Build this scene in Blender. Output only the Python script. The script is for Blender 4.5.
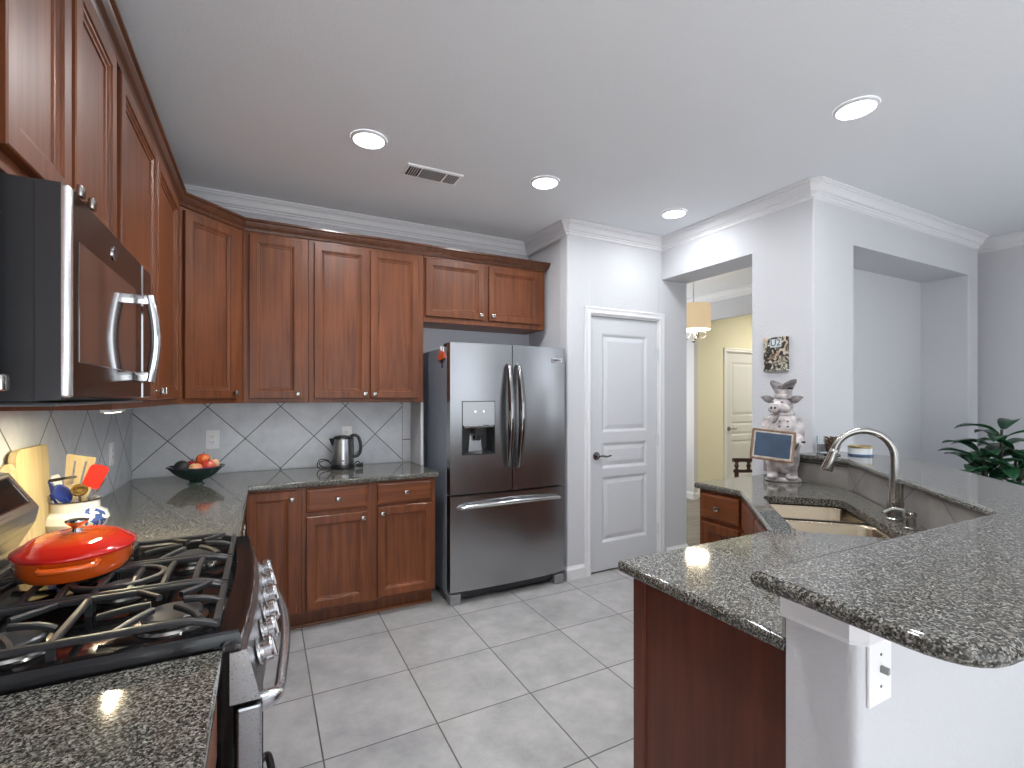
import bpy, bmesh, math, random
from mathutils import Vector, Matrix
random.seed(7)
S = bpy.context.scene
COL = S.collection
PI = math.pi
for o in list(bpy.data.objects): bpy.data.objects.remove(o)

# ------------------------------------------------------------------ camera, world, light, exposure
cam_d = bpy.data.cameras.new('camera'); cam = bpy.data.objects.new('camera', cam_d); COL.objects.link(cam)
cam.location = (0, 0, 1.403); cam.rotation_euler = (PI/2, 0, -0.478)
cam_d.sensor_width = 36; cam_d.lens = 480.7/1024*36; cam_d.shift_y = 12.4/1024
cam_d.clip_start = 0.02
S.camera = cam
W = bpy.data.worlds.new('world'); S.world = W; W.use_nodes = True
bg = W.node_tree.nodes['Background']; bg.inputs[0].default_value = (0.86, 0.93, 1.0, 1); bg.inputs[1].default_value = 1.3
S.view_settings.view_transform = 'Standard'; S.view_settings.look = 'None'
S.view_settings.gamma = 1; S.view_settings.use_curve_mapping = False; S.view_settings.exposure = 0.56
CEIL = 2.741
def area_light(name, loc, rot, sx, sy, power, color, shape='RECTANGLE', spread=PI):
    d = bpy.data.lights.new(name, 'AREA'); d.shape = shape; d.size = sx
    if shape == 'RECTANGLE': d.size_y = sy
    d.energy = power; d.color = color; d.spread = spread
    o = bpy.data.objects.new(name, d); COL.objects.link(o); o.location = loc; o.rotation_euler = rot
    return o
# daylight fill: the rear windows behind the camera are unseen, added for the light (set just outside the openings)
DAY = (0.90, 0.96, 1.0)
for x0, x1, e_ in ((-0.6, 1.5, 20), (2.2, 3.4, 4)):
    area_light('window_daylight', ((x0+x1)/2, -3.35, 1.33), (PI/2, 0, 0), x1-x0, 2.35, e_, DAY)
area_light('window_daylight', (5.9, -1.2, 1.45), (PI/2, 0, PI/2), 2.4, 1.9, 11, DAY)
# sun added to bounce light up to the ceiling from the unseen rear floor
sd = bpy.data.lights.new('sun', 'SUN'); sd.energy = 42; sd.angle = math.radians(1.5); sd.color = (1, 0.97, 0.93)
so = bpy.data.objects.new('sun', sd); COL.objects.link(so); so.rotation_euler = (math.radians(38), 0, math.radians(14))
# daylight in the dining room from its window
area_light('window_daylight', (4.3, 5.8, 1.5), (-PI/2, 0, 0), 1.4, 1.6, 18, (1, 0.97, 0.9))

# ------------------------------------------------------------------ materials
def new_mat(name):
    m = bpy.data.materials.new(name); m.use_nodes = True
    nt = m.node_tree; return m, nt, nt.nodes['Principled BSDF']
def simple(name, col, rough=0.5, metal=0.0, spec=0.5, coat=0.0, emit=None, estr=0, noise=0.0, nscale=30, bump=0.0, bscale=200, trans=0):
    m, nt, b = new_mat(name)
    b.inputs['Base Color'].default_value = (*col, 1); b.inputs['Roughness'].default_value = rough
    b.inputs['Metallic'].default_value = metal; b.inputs['Specular IOR Level'].default_value = spec
    b.inputs['Coat Weight'].default_value = coat; b.inputs['Coat Roughness'].default_value = 0.08
    if trans: b.inputs['Transmission Weight'].default_value = trans
    if emit: b.inputs['Emission Color'].default_value = (*emit, 1); b.inputs['Emission Strength'].default_value = estr
    tc = nt.nodes.new('ShaderNodeTexCoord')
    if noise:
        n = nt.nodes.new('ShaderNodeTexNoise'); n.inputs['Scale'].default_value = nscale; n.inputs['Detail'].default_value = 4
        r = nt.nodes.new('ShaderNodeMapRange'); r.inputs[1].default_value = 0.34; r.inputs[2].default_value = 0.66; r.inputs[3].default_value = 1-noise; r.inputs[4].default_value = 1+noise
        mx = nt.nodes.new('ShaderNodeVectorMath'); mx.operation = 'SCALE'; mx.inputs[0].default_value = col
        nt.links.new(tc.outputs['Object'], n.inputs['Vector']); nt.links.new(n.outputs['Fac'], r.inputs[0])
        nt.links.new(r.outputs[0], mx.inputs['Scale']); nt.links.new(mx.outputs[0], b.inputs['Base Color'])
    if bump:
        n = nt.nodes.new('ShaderNodeTexNoise'); n.inputs['Scale'].default_value = bscale; n.inputs['Detail'].default_value = 3
        bp = nt.nodes.new('ShaderNodeBump'); bp.inputs['Strength'].default_value = bump; bp.inputs['Distance'].default_value = 0.004
        nt.links.new(tc.outputs['Object'], n.inputs['Vector']); nt.links.new(n.outputs['Fac'], bp.inputs['Height']); nt.links.new(bp.outputs[0], b.inputs['Normal'])
    return m
def ramp(nt, stops):
    r = nt.nodes.new('ShaderNodeValToRGB'); e = r.color_ramp.elements
    while len(e) < len(stops): e.new(0.5)
    for k, (p, c) in enumerate(stops): e[k].position = p; e[k].color = (*c, 1)
    return r
def wood(name, c1, c2, rough=0.3, axis='Z', scale=1.0, coat=0.08, spec=0.35):
    m, nt, b = new_mat(name)
    tc = nt.nodes.new('ShaderNodeTexCoord'); mp = nt.nodes.new('ShaderNodeMapping')
    s = [16*scale]*3; s['XYZ'.index(axis)] = 0.9*scale; mp.inputs['Scale'].default_value = s
    n = nt.nodes.new('ShaderNodeTexNoise'); n.inputs['Scale'].default_value = 2.2; n.inputs['Detail'].default_value = 7; n.inputs['Distortion'].default_value = 0.6
    n2 = nt.nodes.new('ShaderNodeTexNoise'); n2.inputs['Scale'].default_value = 3.0; n2.inputs['Detail'].default_value = 2
    r = ramp(nt, [(0.3, c1), (0.72, c2)])
    mx = nt.nodes.new('ShaderNodeMix'); mx.data_type = 'RGBA'; mx.blend_type = 'MULTIPLY'; mx.inputs[0].default_value = 0.6
    r2 = ramp(nt, [(0.3, (0.7, 0.7, 0.7)), (0.7, (1.15, 1.12, 1.1))])
    nt.links.new(tc.outputs['Object'], mp.inputs[0]); nt.links.new(mp.outputs[0], n.inputs['Vector']); nt.links.new(tc.outputs['Object'], n2.inputs['Vector'])
    nt.links.new(n.outputs['Fac'], r.inputs[0]); nt.links.new(n2.outputs['Fac'], r2.inputs[0])
    nt.links.new(r.outputs[0], mx.inputs[6]); nt.links.new(r2.outputs[0], mx.inputs[7]); nt.links.new(mx.outputs[2], b.inputs['Base Color'])
    b.inputs['Roughness'].default_value = rough; b.inputs['Coat Weight'].default_value = coat; b.inputs['Coat Roughness'].default_value = 0.15
    b.inputs['Specular IOR Level'].default_value = spec
    return m
def granite(name):
    m, nt, b = new_mat(name)
    tc = nt.nodes.new('ShaderNodeTexCoord')
    v = nt.nodes.new('ShaderNodeTexVoronoi'); v.inputs['Scale'].default_value = 330
    n = nt.nodes.new('ShaderNodeTexNoise'); n.inputs['Scale'].default_value = 150; n.inputs['Detail'].default_value = 5; n.inputs['Roughness'].default_value = 0.65
    nt.links.new(tc.outputs['Object'], v.inputs['Vector']); nt.links.new(tc.outputs['Object'], n.inputs['Vector'])
    sp = nt.nodes.new('ShaderNodeSeparateColor'); nt.links.new(v.outputs['Color'], sp.inputs[0])
    ad = nt.nodes.new('ShaderNodeMath'); ad.operation = 'MULTIPLY_ADD'; ad.inputs[1].default_value = 0.45
    sc = nt.nodes.new('ShaderNodeMath'); sc.operation = 'MULTIPLY'; sc.inputs[1].default_value = 0.62
    nt.links.new(n.outputs['Fac'], sc.inputs[0]); nt.links.new(sp.outputs[0], ad.inputs[0]); nt.links.new(sc.outputs[0], ad.inputs[2])
    r = ramp(nt, [(0.30, (0.012, 0.013, 0.012)), (0.42, (0.040, 0.040, 0.034)), (0.54, (0.082, 0.076, 0.064)), (0.66, (0.175, 0.165, 0.147)), (0.82, (0.37, 0.355, 0.33))])
    nt.links.new(ad.outputs[0], r.inputs[0]); nt.links.new(r.outputs[0], b.inputs['Base Color'])
    b.inputs['Roughness'].default_value = 0.08; b.inputs['Specular IOR Level'].default_value = 0.5
    return m
def tile_mat(name, period, u0, v0, ax, diag, c1, c2, cg, gw, rough, spec=0.5):
    """ceramic tiles; ax = the two object axes of the tiled plane; diag = laid at 45 degrees"""
    m, nt, b = new_mat(name)
    def math_(op, a, c=None):
        x = nt.nodes.new('ShaderNodeMath'); x.operation = op
        for k, w in enumerate((a, c)):
            if w is None: continue
            if isinstance(w, (int, float)): x.inputs[k].default_value = w
            else: nt.links.new(w, x.inputs[k])
        return x.outputs[0]
    tc = nt.nodes.new('ShaderNodeTexCoord'); s = nt.nodes.new('ShaderNodeSeparateXYZ'); nt.links.new(tc.outputs['Object'], s.inputs[0])
    u = math_('SUBTRACT', s.outputs[ax[0]], u0); v = math_('SUBTRACT', s.outputs[ax[1]], v0)
    if diag: p, q = math_('ADD', u, v), math_('SUBTRACT', u, v)
    else: p, q = u, v
    p = math_('DIVIDE', p, period); q = math_('DIVIDE', q, period)
    dp = math_('PINGPONG', p, 0.5); dq = math_('PINGPONG', q, 0.5)      # distance to the nearest joint
    d = math_('MINIMUM', dp, dq)
    g = nt.nodes.new('ShaderNodeMapRange'); g.inputs[1].default_value = gw*0.6; g.inputs[2].default_value = gw; nt.links.new(d, g.inputs[0])
    cx = nt.nodes.new('ShaderNodeCombineXYZ'); nt.links.new(math_('FLOOR', math_('ADD', p, 0.0)), cx.inputs[0]); nt.links.new(math_('FLOOR', q), cx.inputs[1])
    wn = nt.nodes.new('ShaderNodeTexWhiteNoise'); wn.noise_dimensions = '3D'; nt.links.new(cx.outputs[0], wn.inputs[0])
    off = nt.nodes.new('ShaderNodeVectorMath'); off.operation = 'ADD'; nt.links.new(tc.outputs['Object'], off.inputs[0])
    sc = nt.nodes.new('ShaderNodeVectorMath'); sc.operation = 'SCALE'; sc.inputs['Scale'].default_value = 7; nt.links.new(wn.outputs['Color'], sc.inputs[0]); nt.links.new(sc.outputs[0], off.inputs[1])
    n = nt.nodes.new('ShaderNodeTexNoise'); n.inputs['Scale'].default_value = 5; n.inputs['Detail'].default_value = 8; n.inputs['Roughness'].default_value = 0.68
    nt.links.new(off.outputs[0], n.inputs['Vector'])
    r = ramp(nt, [(0.3, c1), (0.7, c2)]); nt.links.new(n.outputs['Fac'], r.inputs[0])
    mx = nt.nodes.new('ShaderNodeMix'); mx.data_type = 'RGBA'; mx.inputs[6].default_value = (*cg, 1)
    nt.links.new(g.outputs[0], mx.inputs[0]); nt.links.new(r.outputs[0], mx.inputs[7]); nt.links.new(mx.outputs[2], b.inputs['Base Color'])
    b.inputs['Roughness'].default_value = rough; b.inputs['Specular IOR Level'].default_value = spec
    bp = nt.nodes.new('ShaderNodeBump'); bp.inputs['Strength'].default_value = 0.5; bp.inputs['Distance'].default_value = 0.002
    ad = math_('MULTIPLY_ADD', n.outputs['Fac'], 0.15); ad.node.inputs[2].default_value = 0; nt.links.new(g.outputs[0], ad.node.inputs[2])
    nt.links.new(ad, bp.inputs['Height']); nt.links.new(bp.outputs[0], b.inputs['Normal'])
    return m
def steel(name, col=(0.40, 0.405, 0.42), rough=0.26, axis='Z', aniso=True):
    m, nt, b = new_mat(name)
    tc = nt.nodes.new('ShaderNodeTexCoord'); mp = nt.nodes.new('ShaderNodeMapping')
    s = [260]*3; s['XYZ'.index(axis)] = 1.5; mp.inputs['Scale'].default_value = s
    n = nt.nodes.new('ShaderNodeTexNoise'); n.inputs['Scale'].default_value = 1.0; n.inputs['Detail'].default_value = 2
    r = nt.nodes.new('ShaderNodeMapRange'); r.inputs[3].default_value = rough*0.92; r.inputs[4].default_value = rough*1.08
    bp = nt.nodes.new('ShaderNodeBump'); bp.inputs['Strength'].default_value = 0.004; bp.inputs['Distance'].default_value = 0.001
    nt.links.new(tc.outputs['Object'], mp.inputs[0]); nt.links.new(mp.outputs[0], n.inputs['Vector']); nt.links.new(n.outputs['Fac'], r.inputs[0])
    nt.links.new(r.outputs[0], b.inputs['Roughness']); nt.links.new(n.outputs['Fac'], bp.inputs['Height']); nt.links.new(bp.outputs[0], b.inputs['Normal'])
    b.inputs['Base Color'].default_value = (*col, 1); b.inputs['Metallic'].default_value = 1
    return m
M = {}
M['wall'] = simple('wall_paint', (0.61, 0.615, 0.64), 0.85, spec=0.2, bump=0.45, bscale=75)
M['ceiling'] = simple('ceiling_paint', (0.80, 0.82, 0.85), 0.95, spec=0.1, bump=0.3, bscale=70)
M['cream'] = simple('cream_wall_paint', (0.74, 0.71, 0.57), 0.85, spec=0.2)
M['trim'] = simple('white_trim_paint', (0.76, 0.76, 0.78), 0.45)
M['doorpaint'] = simple('white_door_paint', (0.64, 0.65, 0.68), 0.5)
M['cherry'] = wood('cherry_wood', (0.105, 0.030, 0.010), (0.205, 0.062, 0.020), 0.42)
M['cherryH'] = wood('cherry_wood_horizontal', (0.105, 0.030, 0.010), (0.205, 0.062, 0.020), 0.42, axis='X')
M['cherryY'] = wood('cherry_wood_crown', (0.065, 0.024, 0.012), (0.13, 0.048, 0.022), 0.32, axis='Y')
M['cherryD'] = wood('cherry_wood_dark_panel', (0.095, 0.026, 0.015), (0.155, 0.042, 0.024), 0.42, coat=0.1)
M['granite'] = granite('speckled_granite')
M['floortile'] = tile_mat('floor_tile', 0.4576, 0.207, 1.521, (0, 1), False, (0.27, 0.265, 0.265), (0.45, 0.44, 0.44), (0.09, 0.085, 0.08), 0.0085, 0.33)
SP = dict(c1=(0.54, 0.565, 0.60), c2=(0.74, 0.77, 0.81), cg=(0.10, 0.10, 0.10), gw=0.0115, rough=0.35)
M['splashX'] = tile_mat('backsplash_tile_back', 0.4285, -0.106, 1.12, (0, 2), True, **SP)
M['splashY'] = tile_mat('backsplash_tile_left', 0.4285, 2.63, 1.12, (1, 2), True, **SP)
M['splashB'] = tile_mat('backsplash_tile_border', 0.303, 0.957, 1.069, (0, 2), False, **{**SP, 'gw': 0.012})
M['splashK'] = tile_mat('backsplash_tile_bar', 0.34, 0.05, 0.93, (0, 2), True, (0.19, 0.178, 0.165), (0.33, 0.31, 0.29), (0.10, 0.10, 0.10), 0.012, 0.35)
M['woodfloor'] = wood('grey_brown_wood_floor', (0.09, 0.08, 0.065), (0.22, 0.20, 0.165), 0.4, axis='X', scale=0.8)
M['steel'] = steel('brushed_steel', rough=0.24)
M['steelH'] = steel('brushed_steel_horizontal', axis='X', rough=0.28)
M['sinksteel'] = steel('sink_steel', (0.34, 0.28, 0.20), 0.24, axis='X')  # tan tint paints warm reflections into the colour of plain steel
M['chrome'] = simple('chrome', (0.72, 0.72, 0.73), 0.08, 1.0)
M['nickel'] = simple('satin_nickel', (0.40, 0.385, 0.36), 0.22, 1.0)
M['satin'] = simple('satin_steel', (0.66, 0.66, 0.68), 0.24, 1.0)
M['darkchrome'] = simple('polished_dark_chrome', (0.27, 0.265, 0.27), 0.1, 1.0)
M['blackgloss'] = simple('black_enamel', (0.006, 0.006, 0.007), 0.08, spec=0.4)
M['castiron'] = simple('cast_iron', (0.022, 0.022, 0.024), 0.42, spec=0.6, bump=0.1, bscale=400)
M['burnercap'] = simple('burner_cap_enamel', (0.05, 0.05, 0.055), 0.3, spec=0.6)
M['blackplastic'] = simple('black_plastic', (0.012, 0.012, 0.013), 0.35)
M['darkgrey'] = simple('dark_grey_painted_metal', (0.035, 0.036, 0.04), 0.35, 0.3)
M['fridgeside'] = simple('fridge_side_grey', (0.26, 0.29, 0.35), 0.4, 0.2)
M['mwglass'] = simple('tinted_glass_door', (0.055, 0.036, 0.030), 0.05, spec=0.9, coat=1.0)
M['mwface'] = simple('slate_steel_door', (0.045, 0.035, 0.032), 0.12, 0.9)
M['whiteplastic'] = simple('white_plastic', (0.90, 0.90, 0.91), 0.35)
M['slot'] = simple('dark_slot', (0.02, 0.02, 0.02), 0.6)
M['ledlens'] = simple('light_lens', (0.9, 0.9, 0.9), 0.4, emit=(0.97, 0.98, 1.0), estr=9)
M['sign_dark'] = simple('sign_black', (0.012, 0.012, 0.013), 0.5)
M['ventgrey'] = simple('vent_grey', (0.22, 0.22, 0.23), 0.6)

# ------------------------------------------------------------------ mesh helpers
def link_bm(name, bm, mat, parent=None, smooth=False, angle=35):
    bmesh.ops.remove_doubles(bm, verts=bm.verts, dist=1e-6)
    bmesh.ops.recalc_face_normals(bm, faces=bm.faces)
    me = bpy.data.meshes.new(name); bm.to_mesh(me); bm.free()
    me.materials.append(mat)
    if smooth:
        for p in me.polygons: p.use_smooth = True
        try: me.set_sharp_from_angle(angle=math.radians(angle))
        except Exception: pass
        for p in me.polygons:           # level faces stay truly flat
            if abs(p.normal.z) > 0.9999 and p.area > 1e-4: p.use_smooth = False
    o = bpy.data.objects.new(name, me); COL.objects.link(o)
    if parent: o.parent = parent
    return o
def T(x, y, z): return Matrix.Translation((x, y, z))
def add_box(bm, lo, hi, bev=0.0, seg=1, mtx=None):
    lo = Vector(lo); hi = Vector(hi)
    c = (lo+hi)/2; d = hi-lo
    tmp = bmesh.new(); bmesh.ops.create_cube(tmp, size=1.0)
    bmesh.ops.scale(tmp, vec=d, verts=tmp.verts)
    if bev > 0: bmesh.ops.bevel(tmp, geom=list(tmp.edges), offset=min(bev, min(d)*0.49), segments=seg, profile=0.5, affect='EDGES')
    m = T(*c)
    if mtx is not None: m = mtx @ m
    merge(bm, tmp, m)
def merge(bm, tmp, m=None):
    vm = {}
    for v in tmp.verts: vm[v] = bm.verts.new(m @ v.co if m is not None else v.co)
    for f in tmp.faces:
        try: bm.faces.new([vm[v] for v in f.verts])
        except ValueError: pass
    tmp.free()
def rings(bm, rs, cap0=True, cap1=True, closed=True):
    """rs: list of rings (lists of points, equal length) -> skinned surface"""
    V = [[bm.verts.new(p) for p in r] for r in rs]
    n = len(rs[0])
    for a, b in zip(V[:-1], V[1:]):
        for k in range(n if closed else n-1):
            try: bm.faces.new((a[k], a[(k+1) % n], b[(k+1) % n], b[k]))
            except ValueError: pass
    if cap0: bm.faces.new(V[0][::-1])
    if cap1: bm.faces.new(V[-1])
    return V
def lathe(bm, prof, n=32, c=(0, 0, 0), sx=1, sy=1, mtx=None, cap0=True, cap1=True, wob=None):
    rs = []
    for r, z in prof:
        ring = []
        for k in range(n):
            a = 2*PI*k/n; rr = r*(wob(a, r, z) if wob else 1)
            p = Vector((c[0]+rr*sx*math.cos(a), c[1]+rr*sy*math.sin(a), c[2]+z))
            ring.append(mtx @ p if mtx is not None else p)
        rs.append(ring)
    rings(bm, rs, cap0, cap1)
def tube(bm, pts, r, n=12, closed=False, sx=1.0, caps=True):
    pts = [Vector(p) for p in pts]; N = len(pts)
    rr = r if isinstance(r, (list, tuple)) else [r]*N
    rs = []; prev = None
    for i, p in enumerate(pts):
        if closed: t = (pts[(i+1) % N]-pts[i-1])
        else: t = (pts[min(i+1, N-1)]-pts[max(i-1, 0)])
        t.normalize()
        if prev is None:
            u = t.cross(Vector((0, 0, 1)))
            if u.length < 0.05: u = t.cross(Vector((0, 1, 0)))
        else: u = prev-t*prev.dot(t)
        u.normalize(); prev = u; w = t.cross(u)
        rs.append([p+u*math.cos(2*PI*k/n)*rr[i]*sx+w*math.sin(2*PI*k/n)*rr[i] for k in range(n)])
    if closed:
        rings(bm, rs+[rs[0]], False, False)
    else: rings(bm, rs, caps, caps)
def strip(bm, pts, w, h, bev=0.0):
    """square-section bar through the points; w across (horizontal), h tall"""
    pts = [Vector(p) for p in pts]; N = len(pts); rs = []
    for i, p in enumerate(pts):
        t = (pts[min(i+1, N-1)]-pts[max(i-1, 0)]).normalized()
        u = t.cross(Vector((0, 0, 1)))
        if u.length < 1e-3: u = Vector((1, 0, 0))
        u.normalize(); v = u.cross(t)
        b = min(w, h)*0.22
        rs.append([p+u*x+v*y for x, y in ((w/2-b, -h/2), (w/2, -h/2+b), (w/2, h/2-b), (w/2-b, h/2), (-w/2+b, h/2), (-w/2, h/2-b), (-w/2, -h/2+b), (-w/2+b, -h/2))])
    rings(bm, rs)
def bez(p0, p1, p2, n=10):
    p0, p1, p2 = Vector(p0), Vector(p1), Vector(p2)
    return [(1-t)**2*p0+2*t*(1-t)*p1+t*t*p2 for t in [k/n for k in range(n+1)]]
def catmull(P, n=6):
    P = [Vector(p) for p in P]; Q = [P[0]*2-P[1]]+P+[P[-1]*2-P[-2]]; out = []
    for i in range(1, len(Q)-2):
        a, b, c, d = Q[i-1:i+3]
        for k in range(n):
            t = k/n; out.append(0.5*((2*b)+(c-a)*t+(2*a-5*b+4*c-d)*t*t+(3*b-a-3*c+d)*t**3))
    out.append(P[-1]); return out
def prism(bm, poly, z0, z1, mtx=None):
    a = [Vector((x, y, z0)) for x, y in poly]; b = [Vector((x, y, z1)) for x, y in poly]
    if mtx is not None: a = [mtx @ p for p in a]; b = [mtx @ p for p in b]
    rings(bm, [a, b])
def offset_poly(poly, d):
    """positive d moves inward for a counter-clockwise polygon"""
    n = len(poly); out = []
    for i in range(n):
        p0, p1, p2 = Vector(poly[i-1]), Vector(poly[i]), Vector(poly[(i+1) % n])
        e1 = (p1-p0).normalized(); e2 = (p2-p1).normalized()
        n1 = Vector((-e1.y, e1.x)); n2 = Vector((-e2.y, e2.x))
        m = n1+n2; m = m/max(m.length_squared, 1e-9)*2
        out.append(tuple(p1+m*d*1.0*(1.0 if True else 0)))
    return out
def round_poly(poly, rads, seg=6):
    out = []; n = len(poly)
    for i in range(n):
        r = rads[i] if isinstance(rads, (list, tuple)) else rads
        p0, p1, p2 = Vector(poly[i-1]), Vector(poly[i]), Vector(poly[(i+1) % n])
        if r <= 0: out.append(tuple(p1)); continue
        a = (p0-p1).normalized(); b = (p2-p1).normalized(); ang = a.angle(b); L = r/math.tan(ang/2)
        A = p1+a*L; B = p1+b*L
        for k in range(seg+1):
            t = k/seg; q = (1-t)**2*A+2*t*(1-t)*p1+t*t*B; out.append(tuple(q))
    return out
def area2(poly): return sum(poly[i-1][0]*poly[i][1]-poly[i][0]*poly[i-1][1] for i in range(len(poly)))/2
def slab(bm, poly, z0, z1, holes=(), r=0.012):
    """a stone slab with rounded edges; holes are clockwise or ccw loops, cut straight"""
    if area2(poly) < 0: poly = poly[::-1]
    th = z1-z0; rs = []
    for a in (0, 30, 60, 90):
        t = math.radians(a); rs.append([(x, y, z0+r-r*math.cos(t)) for x, y in offset_poly(poly, r-r*math.sin(t))])
    for a in (90, 60, 30, 0):
        t = math.radians(a); rs.append([(x, y, z1-r+r*math.cos(t)) for x, y in offset_poly(poly, r-r*math.sin(t))])
    V = rings(bm, rs, False, False)
    HV = []
    for h in holes:
        if area2(h) < 0: h = h[::-1]
        HV.append(rings(bm, [[(x, y, z0) for x, y in h], [(x, y, z1) for x, y in h]], False, False))
    for ring, idx in ((V[0], 0), (V[-1], -1)):
        loops = [ring]+[hv[idx] for hv in HV]; edges = []
        for lp in loops:
            for k in range(len(lp)):
                e = bm.edges.get((lp[k], lp[(k+1) % len(lp)])) or bm.edges.new((lp[k], lp[(k+1) % len(lp)])); edges.append(e)
        bmesh.ops.triangle_fill(bm, use_beauty=True, use_dissolve=False, edges=edges)
def sweep(bm, path, prof, closed=False):
    """mitred moulding: path in plan, prof = (offset to the left of travel, z)"""
    n = len(path); rs = []
    for i in range(n):
        p = Vector(path[i]); d1 = d2 = None
        if i > 0 or closed: d1 = (p-Vector(path[i-1])).normalized()
        if i < n-1 or closed: d2 = (Vector(path[(i+1) % n])-p).normalized()
        if d1 is None: d1 = d2
        if d2 is None: d2 = d1
        n1 = Vector((-d1.y, d1.x)); n2 = Vector((-d2.y, d2.x)); m = n1+n2; m = m*(2/m.length_squared)
        rs.append([(p.x+m.x*o, p.y+m.y*o, z) for o, z in prof])
    rings(bm, rs, not closed, not closed)
def text_mesh(name, body, size, mat, parent, mtx, depth=0.0006, align='CENTER'):
    c = bpy.data.curves.new(name, 'FONT'); c.body = body; c.size = size; c.extrude = depth; c.align_x = align; c.align_y = 'CENTER'
    o = bpy.data.objects.new(name, c); COL.objects.link(o); bpy.context.view_layer.update()
    me = bpy.data.meshes.new_from_object(o); bpy.data.objects.remove(o)
    me.materials.clear(); me.materials.append(mat)
    o = bpy.data.objects.new(name, me); COL.objects.link(o); o.parent = parent; o.matrix_local = mtx
    return o
def thing(name, label, cat, loc=(0, 0, 0), rotz=0, group=None):
    o = bpy.data.objects.new(name, None); COL.objects.link(o); o.location = loc; o.rotation_euler = (0, 0, rotz)
    o.empty_display_size = 0.05
    o['label'] = label; o['category'] = cat
    if group: o['group'] = group
    return o
def tag(o, label, cat, group=None):
    o['label'] = label; o['category'] = cat
    if group: o['group'] = group
    return o
def struct(name, bm, mat, label=None, **k):
    o = link_bm(name, bm, mat, **k); o['kind'] = 'structure'
    if label: o['label'] = label
    return o
def dup(root, loc=None, rotz=None, label=None):
    r = root.copy(); COL.objects.link(r)
    if loc is not None: r.location = loc
    if rotz is not None: r.rotation_euler = (0, 0, rotz)
    if label: r['label'] = label
    for ch in list(root.children):
        c = ch.copy(); COL.objects.link(c); c.parent = r
        for g in list(ch.children):
            d = g.copy(); COL.objects.link(d); d.parent = c
    return r
def box_obj(name, lo, hi, mat, parent=None, bev=0.0, seg=1):
    bm = bmesh.new(); add_box(bm, lo, hi, bev, seg); return link_bm(name, bm, mat, parent)
def wall_box(name, lo, hi, mat='wall', label=None):
    bm = bmesh.new(); add_box(bm, lo, hi); return struct(name, bm, M[mat], label)

# ------------------------------------------------------------------ the room shell
BY, LX = 3.70, -0.72          # back wall plane, left wall plane
wall_box('floor', (-0.9, -3.3, -0.1), (3.33, 3.9, 0), 'floortile', 'grey square ceramic tile floor of the kitchen')
wall_box('floor', (3.33, -3.3, -0.1), (5.75, 2.21, 0), 'floortile', 'tile floor beyond the bar')
wall_box('floor', (3.33, 2.21, -0.1), (8.6, 5.7, 0), 'woodfloor', 'grey brown wood floor of the dining room')
wall_box('ceiling', (-0.9, -3.3, CEIL), (8.6, 5.7, CEIL+0.1), 'ceiling', 'pale grey textured ceiling')
wall_box('wall_left', (-0.9, -3.3, 0), (LX, 3.9, CEIL))
wall_box('wall_back', (LX, BY, 0), (2.085, 3.9, CEIL))
wall_box('wall_fridge_side', (2.085, 3.085, 0), (2.2, 3.9, CEIL))
# pantry wall with its door opening and its end at the dining room doorway
bm = bmesh.new()
add_box(bm, (2.065, 3.065, 0), (2.286, 3.185, CEIL), 0.012, 3)
add_box(bm, (2.274, 3.066, 2.05), (3.002, 3.184, CEIL))
add_box(bm, (2.99, 3.065, 0), (3.33, 3.185, CEIL), 0.006, 2)
struct('wall_pantry', bm, M['wall'])
wall_box('wall_pantry_inside', (2.2, 3.70, 0), (3.33, 3.8, CEIL))
wall_box('wall_pantry_end', (3.25, 3.185, 0), (3.33, 3.7, CEIL))
# pillar between doorway and niche, doorway head
bm = bmesh.new(); add_box(bm, (3.03, 1.785, 0), (3.476, 2.21, CEIL), 0.008, 2); struct('wall_pillar', bm, M['wall'], 'white wall between doorway and niche')
bm = bmesh.new(); add_box(bm, (3.03, 2.2, 2.40), (3.33, 3.07, CEIL)); struct('wall_doorway_head', bm, M['wall'])
# niche wall: head, back, right post
bm = bmesh.new()
add_box(bm, (3.47, 1.786, 2.405), (5.17, 2.21, CEIL))
add_box(bm, (3.47, 2.11, 0), (5.17, 2.21, 2.41))
add_box(bm, (5.166, 1.785, 0), (5.335, 2.21, CEIL), 0.008, 2)
struct('wall_niche', bm, M['wall'], 'white wall with a deep tall niche beyond the bar')
wall_box('wall_right', (5.50, 1.2, 0), (5.7, 5.7, CEIL)) if False else None
bm = bmesh.new()
add_box(bm, (5.50, -0.0, 0), (5.7, 2.21, CEIL)); add_box(bm, (5.50, -3.3, 0), (5.7, -2.4, CEIL))
add_box(bm, (5.50, -2.4, 0), (5.7, 0.0, 0.5)); add_box(bm, (5.50, -2.4, 2.4), (5.7, 0.0, CEIL))
struct('wall_right', bm, M['wall'], 'plain light wall at the far right')
bm = bmesh.new()
for a, b in ((-0.9, -0.6), (1.5, 2.2), (3.4, 5.7)): add_box(bm, (a, -3.3, 0), (b, -3.1, CEIL))
for a, b in ((-0.6, 1.5), (2.2, 3.4)): add_box(bm, (a, -3.3, 0), (b, -3.1, 0.15)); add_box(bm, (a, -3.3, 2.5), (b, -3.1, CEIL))
struct('wall_rear', bm, M['wall'])
for k, (a, b) in enumerate(((-0.6, 1.5), (2.2, 3.4))):
    bm = bmesh.new()
    for x in (a, (a+b)/2-0.02, b-0.04): add_box(bm, (x, -3.24, 0.15), (x+0.04, -3.18, 2.5))
    for z in (0.15, 2.46): add_box(bm, (a, -3.235, z), (b, -3.185, z+0.04))
    struct('window_%d' % (k+1), bm, M['trim'])  # unseen frames, added with the rear openings to let fill light in
bm = bmesh.new()
for y in (-2.4, -1.22, -0.04): add_box(bm, (5.57, y, 0.5), (5.63, y+0.04, 2.4))
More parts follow.
